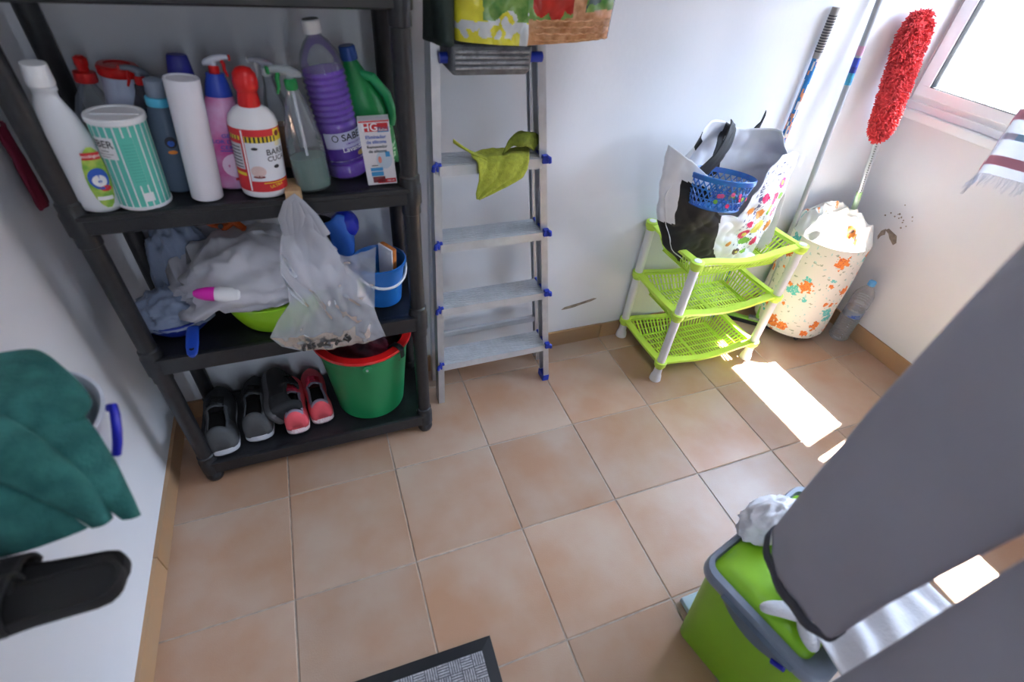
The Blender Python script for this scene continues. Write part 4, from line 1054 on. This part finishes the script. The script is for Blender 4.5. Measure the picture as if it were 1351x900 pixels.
# ================================================================== HAMPER, POLES, DUSTER, BOTTLE
T = thing('laundry_hamper', 'cylindrical cream fabric hamper printed with orange and teal flowers, in the corner', 'hamper', (2.592, .262, 0))
HAMP = mat('cream_cotton', (.74, .72, .66), .85, bump=.2, bump_s=60)
HR = .156
def hx(z): return V((2.592 - .02 * z / .5, .262, z))
def fh(u, v):
    a = 2 * PI * u; z = .042 + .46 * v; c = hx(z)
    k = 1 + .012 * nz((cos(a) * 2, sin(a) * 2, z * 9)) + .016 * crease((cos(a), sin(a), z * 4), 1.6) - .02 * (v < .03)
    return V((c.x + HR * k * cos(a), c.y + HR * k * sin(a), z))
# flower patches: list of (angle, height, radius, kind)
fl = []
for k in range(90):
    fl.append((R.uniform(-PI, PI), R.uniform(.07, .48), R.choice([.009, .012, .018, .026, .030]), R.choice([0, 0, 0, 1, 1, 3])))
def mh(u, v):
    a = 2 * PI * u; a = (a + PI) % (2 * PI) - PI; z = .042 + .46 * v
    for (fa, fz, fr, kd) in fl:
        d = math.hypot((a - fa) * HR, z - fz)
        if d < fr * 1.4:
            th = math.atan2(z - fz, (a - fa) * HR)
            if d < fr * (.85 + .10 * cos(5 * th + fa * 9) + .75 * nz((a * 12, z * 80, 2))):
                q = nz((a * 30, z * 200, 6)); return ([1, 2, 3, 1][kd] if q > -.25 else ([3, 6, 4, 3][kd]))
    n_ = nz((a * 9, z * 70, 4))
    return 5 if n_ > .50 else (6 if nz((a * 11, z * 60, 9)) > .52 else 0)
FM = [HAMP, mat('orange_flower', (.75, .22, .04), .8), mat('teal_flower', (.10, .50, .48), .8), mat('rust_flower', (.55, .10, .04), .8), mat('brown_stem', (.22, .12, .08), .8), mat('grey_green_stem', (.35, .40, .32), .8), mat('pale_teal', (.40, .62, .60), .8)]
g = G(); g.grid(fh, 240, 130, mi=mh); obj('fabric_body', g, FM, T, w=True, angle=3)
g = G()
def ft(u, v):
    a = 2 * PI * u; c = hx(.502); r_ = HR * (1 - v)
    rise = .050 * sin(PI * min(1, v * 1.15)) + .020 * v; k = crumple((cos(a) * (1 - v), sin(a) * (1 - v), v), .045, 2.0)
    return V((c.x + r_ * cos(a) + .02 * v, c.y + r_ * sin(a) + .02 * v, .502 + rise + k * min(1, v * 5)))
def mt(u, v):
    p = ft(u, v)
    for (fx, fy, fr, kd) in ft_fl:
        d = math.hypot(p.x - fx, p.y - fy)
        if d < fr * (.75 + .25 * cos(5 * math.atan2(p.y - fy, p.x - fx))): return kd if d > fr * .3 else 4
    return 0
ft_fl = [(2.592 + R.uniform(-.14, .14), .262 + R.uniform(-.14, .14), R.uniform(.008, .018), R.choice([1, 1, 2, 6])) for _ in range(22)]
g.grid(ft, 140, 44, mi=mt); obj('gathered_top', g, FM, T, w=True, angle=3)
g = G().lathe([(0, .030), (.140, .030), (.147, .034), (.147, .044), (0, .044)], 40, 2.592, .262); obj('base_board', g, mat('dark_board', (.07, .06, .06), .7), T, w=True)
for a in (-.5, -1.9, .9, 2.5):
    x, y = 2.592 + .115 * cos(a), .262 + .115 * sin(a)
    obj('caster', G().lathe([(.013, -.006), (.014, -.004), (.014, .004), (.013, .006)], 16, M=Matrix.Translation((x, y, .014)) @ Matrix.Rotation(PI / 2, 4, 'X')), BLACKP, T, w=True)

# blue flowered pole
T = thing('blue_broom_pole', 'blue flower-patterned pole with a grey ribbed end standing behind the carrier bag', 'pole', (2.285, .395, 0))
a, b = V((2.272, .412, 0)), V((2.243, .413, 1.272)); 
FP = mat('blue_floral_wrap', (.015, .16, .42), .4)
g = G(); n_ = 90
def pm(i, j):
    q = nz((i * .33, j * .7, 2));
    return 1 if q > .16 else (2 if q < -.22 else 0)
g.loft([[a.lerp(b, t / n_) + V((.011 * cos(2 * PI * k / 12), .011 * sin(2 * PI * k / 12), 0)) for k in range(12)] for t in range(0, int(n_ * .89) + 1)], mi=pm)
obj('shaft', g, [FP, mat('white_petals', (.65, .62, .60), .5), mat('orange_petals', (.65, .25, .12), .5)], T, w=True)
obj('grip', G().tube([a.lerp(b, .885), a.lerp(b, 1.0)], .0122, 14), mat('grey_ribbed_rubber', (.30, .28, .27), .5, 8, .3), T, w=True)
g = G()
for k in range(14): g.tube([a.lerp(b, .90 + k * .0062), a.lerp(b, .9025 + k * .0062)], .0130, 14)
obj('ribs', g, INK, T, w=True)
# squeegee with tall grey pole
T = thing('floor_squeegee', 'black and green floor squeegee with a long grey pole, lying under the trolley and hamper', 'squeegee', (2.45, .29, 0))
a, b = V((2.452, .305, .03)), V((2.405, .418, 1.45))
obj('pole', G().tube([a, b], .0105, 14), mat('grey_painted_tube', (.33, .35, .38), .4), T, w=True)
for t0, t1, m, nm in ((.755, .775, mat('blue_sticker', (.02, .05, .40), .4), 'sticker'), (.715, .742, mat('teal_sticker', (.05, .35, .55), .4, 60, .5), 'sticker'), (.78, .80, mat('pink_sticker', (.50, .25, .35), .4), 'sticker'), (.742, .757, mat('navy_sticker', (.01, .02, .20), .4), 'sticker')):
    obj(nm, G().tube([a.lerp(b, t0), a.lerp(b, t1)], .0109, 14), m, T, w=True)
ang = math.atan2(.193 - .385, 2.574 - 2.346)
M = Matrix.Translation((2.452, .290, 0)) @ Matrix.Rotation(ang, 4, 'Z')
obj('rubber_blade', G().box(-.165, .140, -.012, .010, 0, .018, M=M), BLACKP, T, w=True, bevel=.002)
obj('green_bar', G().box(-.160, .135, -.008, .016, .018, .027, M=M), mat('apple_green_plastic', (.28, .58, .08), .4), T, w=True, bevel=.002)
obj('socket', G().box(-.055, -.005, -.010, .018, .026, .038, M=M), mat('light_grey_plastic', (.36, .36, .38)), T, w=True, bevel=.003)
g = G(); g.tube([a + V((0, 0, -.005)), a.lerp(b, .05)], [.016, .013], 14); obj('collar', g, mat('apple_green_plastic', (.28, .58, .08)), T, w=True)

# red chenille duster
T = thing('red_duster', 'long red chenille duster on a grey and green pole leaning beside the window', 'duster', (2.80, .262, 0))
a, b = V((2.800, .262, 0.0)), V((2.600, .385, 1.285))
D = lambda t: a.lerp(b, t)
GPOLE = mat('pale_green_tube', (.30, .50, .22), .4, 30, 0, (.50, .62, .48))
obj('green_sleeve', G().tube([D(0), D(.13)], .0125, 16), mat('apple_green_plastic', (.28, .58, .08)), T, w=True)
obj('grey_pole', G().tube([D(.12), D(.42)], .009, 14), mat('grey_painted_tube', (.33, .35, .38)), T, w=True)
obj('green_section', G().tube([D(.40), D(.50)], .0115, 14), GPOLE, T, w=True)
obj('upper_pole', G().tube([D(.49), D(.68)], .0095, 14), ALU, T, w=True)
ax0 = (b - a).normalized()
g = G()
for k in range(22):
    t = .50 + k * .0072; q_ = D(t) + V((-.0065, -.0075, 0)); g.tube([q_, q_ + ax0 * .0035], .0028, 6)
obj('slot_marks', g, mat('mid_grey', (.16, .17, .18), .5), T, w=True)
ax = (b - a).normalized(); side = ax.cross(V((0, 1, 0))).normalized(); fr_ = side.cross(ax).normalized()
if fr_.y > 0: fr_ = -fr_
RED = mat('red_chenille', (.72, .055, .06), .9, 30, .25)
t0, t1 = .665, .985
def head(u, v, k=1):
    c = D(t0 + (t1 - t0) * v); th = 2 * PI * u; e_ = min(1, math.sqrt(max(0, 1 - (2 * v - 1) ** 8)))
    w_ = (.046 + .014 * v) * e_ * k; d_ = .024 * e_ * k
    return c + side * w_ * cos(th) + fr_ * d_ * sin(th)
g = G(); g.grid(lambda u, v: head(u, v), 24, 24); obj('head_core', g, RED, T, w=True)
g = G()
Rr = random.Random(3)
for k in range(2600):
    v = Rr.random(); u = Rr.random(); p = head(u, v); c = D(t0 + (t1 - t0) * v)
    nrm = (p - c); nrm = nrm.normalized() if nrm.length > 1e-4 else fr_
    nrm = (nrm * V((1, 1, 1)) + fr_ * .5 * max(0, sin(2 * PI * u))).normalized()
    end = 0
    if v > .95: nrm = (nrm + ax * 1.0).normalized()
    if v < .05: nrm = (nrm - ax * .9).normalized()
    l = Rr.uniform(.012, .020); dr = V((Rr.gauss(0, .35), Rr.gauss(0, .35), Rr.gauss(-.25, .35)))
    q1 = p + nrm * l * .6; q2 = p + (nrm + dr * .7).normalized() * l
    if q2.y > .424: q2.y = .424
    if q1.y > .424: q1.y = .424
    g.tube([p - nrm * .002, q1, q2], [.0024, .0027, .0018], 5)
obj('chenille_strands', g, RED, T, w=True, kind='stuff')

# water bottle
T = thing('water_bottle', 'clear plastic water bottle with a light blue cap on the floor by the right wall', 'bottle', (2.783, .115, 0))
WAT = film('water_bottle_plastic', (.86, .91, .97), .27, .06, .5, .5)
prof = [(.030, .004), (.038, 0), (.042, .006)]
for k in range(10): prof += [(.0425, .014 + k * .0115), (.0395, .0195 + k * .0115)]
prof += [(.0405, .132), (.0405, .168), (.036, .176), (.042, .186)]
for k in range(4): prof += [(.0425, .192 + k * .012), (.0405, .198 + k * .012)]
prof += [(.040, .245), (.030, .268), (.017, .286), (.0135, .292), (.0135, .302)]
g = G().lathe(prof, 36); obj('body', g, WAT, T, angle=.5)
g = G().lathe([(.0405, .134), (.041, .135), (.041, .166), (.0405, .167)], 36, cap=(0, 0)); obj('wrapper', g, film('label_film', (.62, .70, .85), .55, .2), T)
f = mapper(.0412, .0412, -2.2, 0)
prints(T, lift(f, .0008), [('t', 'agua', .020, 0, .150, 0, .2), ('r', -.03, .03, .137, .140, 0)], [INKB], 'lettering')
g = G().lathe([(.0155, .296), (.016, .298), (.0155, .314), (.014, .316), (0, .316)], 24); obj('cap', g, mat('light_blue_cap', (.12, .42, .78), .4), T)

# ================================================================== LEFT WALL SHELF, TUB, CLOTH, SANDALS
T = thing('wall_shelf', 'narrow white wall shelf holding the tub and the black sandals', 'shelf', (.05, -.95, .74))
obj('board', G().box(0.0, .105, -1.40, -.34, .725, .742), WHITEP, T, w=True, smooth=False, bevel=.002)
for y in (-.62, -1.2): obj('bracket', G().box(0, .06, y, y + .012, .66, .725), WHITEP, T, w=True, smooth=False)
T = thing('white_tub', 'translucent white round tub with a blue grip, high on the left wall', 'tub', (.122, -.388, .7425))
TUBM = mat('translucent_white_plastic', (.66, .70, .80), .35)
g = G().lathe([(.084, 0), (.092, .004), (.102, .06), (.110, .118), (.117, .121), (.118, .127), (.113, .128), (.105, .118), (.098, .06), (.088, .008), (0, .008)], 60); obj('tub_body', g, TUBM, T)
g = G(); g.tube([(.240, -.372, .860), (.249, -.378, .866), (.252, -.392, .862), (.2515, -.408, .848), (.248, -.420, .832), (.243, -.428, .818)], [.006, .006, .0065, .0065, .0062, .006], 12)
obj('grip', g, mat('royal_blue_grip', (.01, .015, .42), .35), T, w=True)
TG = mat('teal_towelling', (.012, .10, .092), .95, 28, 0, (.03, .17, .155), bump=.6, bump_s=220)
T = thing('teal_cloth', 'dark teal towelling cloth heaped in the white tub and hanging over its rim', 'cloth', (.12, -.39, .87))
g = G()
def tc1(u, v):
    th = 2 * PI * u; r_ = v
    x = .105 + .092 * r_ * cos(th); y = -.385 + .098 * r_ * sin(th)
    z = .872 + .045 * (1 - r_ ** 2) + crumple((x, y, 0), .014, 11) - .012 * max(0, r_ - .8)
    return V((x, y, z))
g.grid(tc1, 60, 24); obj('heap', g, TG, T, w=True, solid=.006, angle=3)
def flap(P, Q, nu=30, nv=40, amp=.006, sd=0, bul=.010):
    """cloth panel between two curved edges"""
    def ev(L_, t):
        t *= len(L_) - 1; i = min(int(t), len(L_) - 2); k = t - i
        p0, p1, p2, p3 = map(V, (L_[max(0, i - 1)], L_[i], L_[i + 1], L_[min(len(L_) - 1, i + 2)]))
        return .5 * ((2 * p1) + (p2 - p0) * k + (2 * p0 - 5 * p1 + 4 * p2 - p3) * k * k + (3 * p1 - p0 - 3 * p2 + p3) * k ** 3)
    gg = G()
    def f(u, v):
        p = ev(P, v).lerp(ev(Q, v), u)
        return p + V((.6, -.6, .5)) * (crumple(p + V((sd, 0, 0)), amp, 13) + bul * sin(PI * u) ** .7)
    gg.grid(f, nu, nv); return gg
def fo(nm, P, Q, **k): obj(nm, flap(P, Q, **k), TG, T, w=True, solid=.005, angle=3)
# folded upper lobe
fo('upper_fold', [(.120, -.290, .925), (.165, -.300, .928), (.205, -.345, .925), (.236, -.392, .905), (.232, -.412, .896)], [(.095, -.330, .930), (.120, -.400, .935), (.160, -.440, .925), (.200, -.452, .910), (.222, -.432, .900)], bul=.016)
# right flap ending in the far tip
fo('right_flap', [(.205, -.392, .915), (.235, -.425, .903), (.256, -.462, .885), (.270, -.495, .850), (.278, -.530, .802)], [(.170, -.440, .920), (.205, -.480, .905), (.228, -.505, .875), (.248, -.522, .840), (.262, -.532, .806)])
# middle flap lying over it
fo('middle_flap', [(.165, -.432, .935), (.205, -.468, .920), (.232, -.497, .890), (.247, -.515, .850), (.250, -.530, .812)], [(.110, -.450, .935), (.150, -.495, .920), (.190, -.520, .885), (.215, -.530, .850), (.228, -.533, .806)], sd=4, bul=.014)
fo('front_flap', [(.115, -.440, .928), (.150, -.480, .918), (.182, -.512, .885), (.208, -.525, .845), (.222, -.532, .806)], [(.020, -.420, .93), (.050, -.480, .915), (.080, -.515, .88), (.105, -.530, .84), (.125, -.535, .795)], sd=8, bul=.016)
# sandals
def sandal(label, x, y, z, rz, tilt):
    T = thing('slide_sandal', label, 'sandal', (x, y, z), (0, tilt, rz), 'black slide sandals')
    m = mat('black_sandal_rubber', (.012, .011, .012), .75)
    L, W = .190, .060
    ts = [0, .01, .03, .07, .15, .3, .5, .7, .85, .93, .97, .99, 1]
    def wd(t): return W / 2 * (.86 - .10 * math.exp(-((t - .45) / .18) ** 2) + .14 * t) * (math.sqrt(max(0, 1 - ((.12 - t) / .12) ** 2)) if t < .12 else 1) * (math.sqrt(max(0, 1 - ((t - .85) / .15) ** 2)) if t > .85 else 1)
    ring = [(-t * L, wd(t)) for t in ts] + [(-t * L, -wd(t)) for t in reversed(ts[1:-1])]
    def rg(zz, k): return [V((-L / 2 + (a + L / 2) * k, b * k, zz)) for a, b in ring]
    g = G().loft([rg(0, .97), rg(.006, 1), rg(.020, 1), rg(.024, .985), rg(.0235, .93), rg(.021, .90)]); obj('sole', g, m, T)
    g = G(); g.grid(lambda u, v: V((-.104 - .066 * v - .010 * abs(u - .5), -.033 * cos(PI * u) * 1.02, .016 + .040 * sin(PI * u) ** .8 * (1 - .25 * v))), 20, 8); obj('strap', g, m, T, solid=.006, angle=3)
    g = G()
    for k in range(5):
        a = k * 2 * PI / 5; g.tube([(-.132, -.012, .056), (-.132 + .010 * cos(a), -.012 + .010 * sin(a), .054)], [.004, .0015], 6)
    obj('gold_emblem', g, mat('gold_metal', (.45, .32, .10), .4, metal=.7), T)
sandal('black slide sandal underneath, mostly hidden behind the upper one, on the wall shelf', .258, -.578, .7435, -.12, 0)
sandal('black slide sandal with a gold emblem on its strap, lying on top of the other', .267, -.604, .7690, .02, 0)

# ================================================================== GREEN BIN WITH SOCKS AND WHITE CLOTHS
T = thing('green_bin', 'lime green pedal bin with a blue-grey rim and handle at the lower right', 'bin', (1.45, -.80, 0))
BG1 = mat('bin_green_plastic', (.22, .48, .012), .38); BG2 = mat('lid_green_plastic', (.28, .60, .02), .35)
ex = V((.970, .243, 0)); ey = V((.243, -.970, 0))
def quad(o, lx, ly, r_, z, n=5):
    base = rrect(0, lx, 0, ly, r_, 0, n); return [V((o[0], o[1], 0)) + ex * p.x + ey * p.y + V((0, 0, z)) for p in base]
g = G().loft([quad((1.287, -.738), .26, .215, .02, 0), quad((1.284, -.737), .265, .22, .022, .006), quad((1.232, -.728), .365, .262, .03, .385)]); obj('bin_body', g, BG1, T, w=True)
g = G(); O = (1.222, -.722)
g.loft([quad(O, .385, .275, .035, .378), quad((1.215, -.720), .400, .285, .04, .386), quad((1.215, -.720), .400, .285, .04, .402), quad((1.220, -.722), .388, .275, .037, .412), quad((1.238, -.727), .352, .240, .025, .412), quad((1.243, -.728), .342, .230, .022, .402)]); obj('rim', g, GREYP, T, w=True, angle=1.0)
g = G(); lo = (1.2435, -.7285)
rings = [quad(lo, .340, .228, .022, .4025), quad((1.247, -.730), .332, .221, .02, .408), quad((1.262, -.735), .30, .195, .02, .418), quad((1.285, -.742), .25, .155, .02, .422)]
g.loft(rings); obj('lid', g, BG2, T, w=True, angle=1.0)
# handle hanging along the left face
g = G(); N = 18; rr = []
for k in range(N + 1):
    t = k / N; s_ = .070 + .165 * t; d = .040 * sin(PI * t) ** .8 + .004
    c = V((1.215, -.720, 0)) + ey * s_
    rr.append([c + V((0, 0, .400)), c - ex * .010 + V((0, 0, .398)), c - ex * .004 + V((0, 0, .398 - d)), c + ex * .006 + V((0, 0, .398 - d))])
g.loft(rr); obj('handle', g, mat('slate_plastic', (.10, .14, .20), .4), T, w=True, angle=1.2)
g = G(); c = V((1.210, -.720, 0)) + ey * .205; g.tube([c + V((0, 0, .370)), c + ey * .022 + V((0, 0, .382))], .007, 10); obj('blue_catch', g, mat('royal_blue_grip', (.01, .015, .42)), T, w=True)
g = G(); g.box(1.338, 1.42, -.728, -.672, .0, .020); tag(obj('pale_blue_box', g, mat('pale_blue_plastic', (.45, .58, .66), .4), bevel=.003), 'flat pale blue box on the floor, poking out behind the green bin', 'box')
# socks lying on the lid
SOCK = mat('white_sock', (.66, .66, .70), .9, bump=.5, bump_s=200)
def sock(label, pts, rad):
    o = obj('sock', G().tube(pts, rad, 14, flat=.55), SOCK, subs=1, angle=3); tag(o, label, 'sock', 'white socks on the bin lid'); return o
sock('white sock with its toe pointing to the left edge of the bin lid', [(1.262, -.842, .436), (1.268, -.846, .440), (1.285, -.853, .444), (1.305, -.865, .446), (1.328, -.880, .446), (1.350, -.885, .444), (1.385, -.880, .440)], [.005, .012, .016, .018, .021, .022, .020])
sock('white sock with its toe pointing to the near corner of the bin lid', [(1.305, -.942, .436), (1.309, -.935, .442), (1.313, -.918, .446), (1.322, -.900, .448), (1.338, -.890, .448), (1.360, -.896, .446), (1.39, -.905, .442)], [.006, .015, .020, .021, .020, .018, .018])
WC = mat('white_cotton', (.72, .72, .76), .9, bump=.3, bump_s=120)
def drape(name, label, fn, m, cat, nu=50, nv=40, th=.003, par=None):
    g = G(); g.grid(fn, nu, nv); o = obj(name, g, m, par, w=bool(par), solid=th, angle=3)
    if not par: tag(o, label, cat)
    return o
def wh(u, v):
    x = 1.322 + .40 * u; y = -1.03 + .22 * v + .07 * u
    z = .445 + .025 * sin(PI * min(1, u * 1.3)) + .012 * crease((x, y, 0), 7) + .010 * sin(x * 70 + nz((x, y, 0), 6) * 3)
    if x > 1.62: z -= (x - 1.62) ** 1.3 * 2.2
    return V((x, y, z))
drape('white_cloth', 'white cotton cloth spread over the right half of the green bin', wh, WC, 'cloth')
heap('white_bundle', 'small bundled white cloth at the back edge of the bin lid', 1.415, -.700, .440, .072, .042, .055, .35, 2.2, WC, 'cloth', 21)

# ================================================================== LAUNDRY HANGING FROM THE LINE
LINE = V((1.15, -.80, 1.95))
TRO = mat('grey_trouser_cloth', (.42, .42, .485), .9, 5, .08, bump=.15, bump_s=400)
T = thing('clothes_line', 'thin white washing line above the view carrying the wet clothes', 'line', (1.3, -.9, 1.93))
obj('cord', G().tube([(0.0, -1.28, 1.96), (.9, -1.03, 1.93), (1.5, -.86, 1.93), (2.845, -.48, 1.96)], .002, 6), WHITEP, T, w=True)
T = thing('grey_trousers', 'plain grey trousers hanging close to the camera at the right', 'trousers', (1.17, -1.0, 1.9))
def leg(name, path, hem_drop, wd, th, zc=0, label=None, m=TRO, amp=.006, ds=None):
    """path: list of (x, y, z, halfwidth) from hem to top; flattened tube with open hem"""
    g = G(); rings = []
    n = 40; P = path
    steps = 46
    for s in range(steps + 1):
        t = s / steps * (len(P) - 1); i = min(int(t), len(P) - 2); k = t - i
        x, y, z, w_ = [P[i][q] + (P[i + 1][q] - P[i][q]) * k for q in range(4)]
        ring = []
        for j in range(n):
            a = 2 * PI * j / n
            dx = th * sin(a) * (1 + .2 * nz((a, z * 3, 0))); dy = w_ * cos(a)
            f_ = amp * (sin(dy * 60 + z * 6) * .5 + nz((dy * 12, z * 4, zc), 1.5)) * (1 if sin(a) < 0 else .5)
            zz = z - hem_drop * max(0, -sin(a)) * (s < 2) * 0
            rot = .12
            ring.append(V((x + dx * cos(rot) + f_ - dy * -.18, y + dy, zz + (.004 * sin(a * 7) if s == 0 else 0))))
        rings.append(ring)
    g.loft(rings, (0, 0)); return obj(name, g, m, T, w=True, solid=.003, angle=3, label=label)
leg('trouser_leg', [(1.222, -.868, .662, .086), (1.212, -.872, .80, .087), (1.195, -.885, 1.0, .090), (1.175, -.905, 1.25, .094), (1.16, -.93, 1.6, .098), (1.15, -.95, 1.70, .100)], 0, .09, .045, 1)
leg('trouser_leg', [(1.165, -1.088, .600, .090), (1.165, -1.088, .80, .090), (1.165, -1.088, 1.0, .092), (1.165, -1.095, 1.25, .094), (1.16, -1.12, 1.6, .098), (1.15, -1.13, 1.70, .100)], 0, .09, .04, 5)
g = G(); g.loft([[V((1.15 + .042 * sin(a) * k, -1.04 + w_ * cos(a), z)) for a in [2 * PI * j / 40 for j in range(40)]] for z, w_, k in ((1.66, .195, 1), (1.75, .185, .9), (1.90, .165, .7), (1.945, .160, .5))], (0, 0)); obj('waist', g, TRO, T, w=True, solid=.003, angle=3)
g = G(); rg = []
for z in (.644, .664):
    rg.append([V((1.222 + .047 * sin(a) * (1.0) + .18 * .088 * cos(a), -.868 + .0875 * cos(a), z + .003 * sin(a * 9))) for a in [2 * PI * j / 40 for j in range(40)]])
g.loft(rg, (0, 0)); obj('hem', g, mat('shaded_hem', (.075, .075, .095), .9), T, w=True, solid=.004, angle=3)  # shade along the hem painted in as a darker cloth tone
T = thing('dark_trousers', 'dark grey trousers hanging behind the paler pair at the right edge', 'trousers', (1.6, -.78, 1.9))
DT = mat('dark_trouser_cloth', (.045, .045, .058), .9, 5, .2)
leg('trouser_leg', [(1.66, -.80, .70, .075), (1.655, -.785, .85, .085), (1.64, -.775, 1.0, .095), (1.64, -.78, 1.2, .105), (1.64, -.79, 1.6, .11), (1.64, -.79, 1.93, .10)], 0, .1, .045, 9, m=DT)
# striped towel
T = thing('striped_towel', 'white towel with red and blue stripes and a fringe hanging in front of the window', 'towel', (2.1, -.36, 1.9))
TW = film('thin_white_cotton', (.78, .80, .86), .90, .6, .45, .05)
TR = mat('dusty_red_stripe', (.62, .28, .36), .9); TB = mat('soft_blue_stripe', (.32, .50, .70), .9); TGY = mat('grey_lilac_stripe', (.55, .53, .66), .9)
P0 = V((2.018, -.347, 1.045)); dirn = V((.98, -.20, 0)).normalized()
def ftw(u, v):
    p = P0 + dirn * .42 * u + V((0, 0, .88 * v)); return p + V((.02 * sin(u * 15 + v) * (1 - .3 * v), .035 * sin(u * 15 + v), .035 * u * (1 - v)))
def mtw(u, v):
    z = v * .88
    for a, b, m in ((.022, .046, 1), (.078, .096, 2), (.125, .145, 1), (.175, .188, 3), (.215, .235, 1), (.27, .29, 2)):
        if a < z < b: return m if not (u < .14 and m == 2) else 3
    return 0
g = G(); g.grid(ftw, 40, 120, mi=mtw); obj('cloth', g, [TW, TR, TB, TGY], T, w=True, angle=3)
g = G(); Rf = random.Random(5)
for k in range(110):
    p = ftw(k / 109, 0); d = V((Rf.uniform(-.012, .004), Rf.uniform(-.006, .006), -Rf.uniform(.022, .036)))
    g.tube([p, p + d * .5 + V((.003, 0, 0)), p + d], [.0011, .0012, .0007], 5)
obj('fringe', g, TW, T, w=True, kind='stuff')

# ================================================================== DOORMAT
T = thing('doormat', 'grey basket-weave doormat with a black rubber border at the bottom edge', 'mat', (.55, -.80, 0))
mx0, mx1, my0, my1 = .20, .800, -1.00, -.583
rot = Matrix.Translation((.797, -.583, 0)) @ Matrix.Rotation(math.radians(-1.5), 4, 'Z') @ Matrix.Translation((-.797, .583, 0))
bd = .030
g = G(); 
def MR(x0, x1, y0, y1, z): return [rot @ V(p) for p in ((x0, y0, z), (x1, y0, z), (x1, y1, z), (x0, y1, z))]
g.loft([MR(mx0, mx1, my0, my1, .0), MR(mx0 + .002, mx1 - .002, my0 + .002, my1 - .002, .006), MR(mx0 + bd, mx1 - bd, my0 + bd, my1 - bd, .009), MR(mx0 + bd, mx1 - bd, my0 + bd, my1 - bd, .004)])
obj('border', g, mat('black_rubber', (.008, .008, .011), .55), T, w=True, smooth=False)
obj('carpet', G().box(mx0 + bd, mx1 - bd, my0 + bd, my1 - bd, .004, .006, M=rot), mat('dark_grey_pile', (.09, .085, .10), .95), T, w=True, smooth=False)
g = G(); cs = .030; i = 0
y = my1 - bd; row = 0
while y - cs > my0 + bd - .001:
    x = mx1 - bd; col = 0
    while x - cs > mx0 + bd - .001:
        hor = (row + col) % 2
        for q in range(5):
            o_ = q * cs / 5 + .0008
            if hor: g.box(x - cs + .001, x - .001, y - o_ - .0042, y - o_, .006, .0088, M=rot)
            else: g.box(x - o_ - .0042, x - o_, y - cs + .001, y - .001, .006, .0088, M=rot)
        x -= cs; col += 1
    y -= cs; row += 1
obj('woven_ribs', g, mat('light_grey_pile', (.48, .47, .50), .95, 120, .45), T, w=True, smooth=False, kind='stuff')
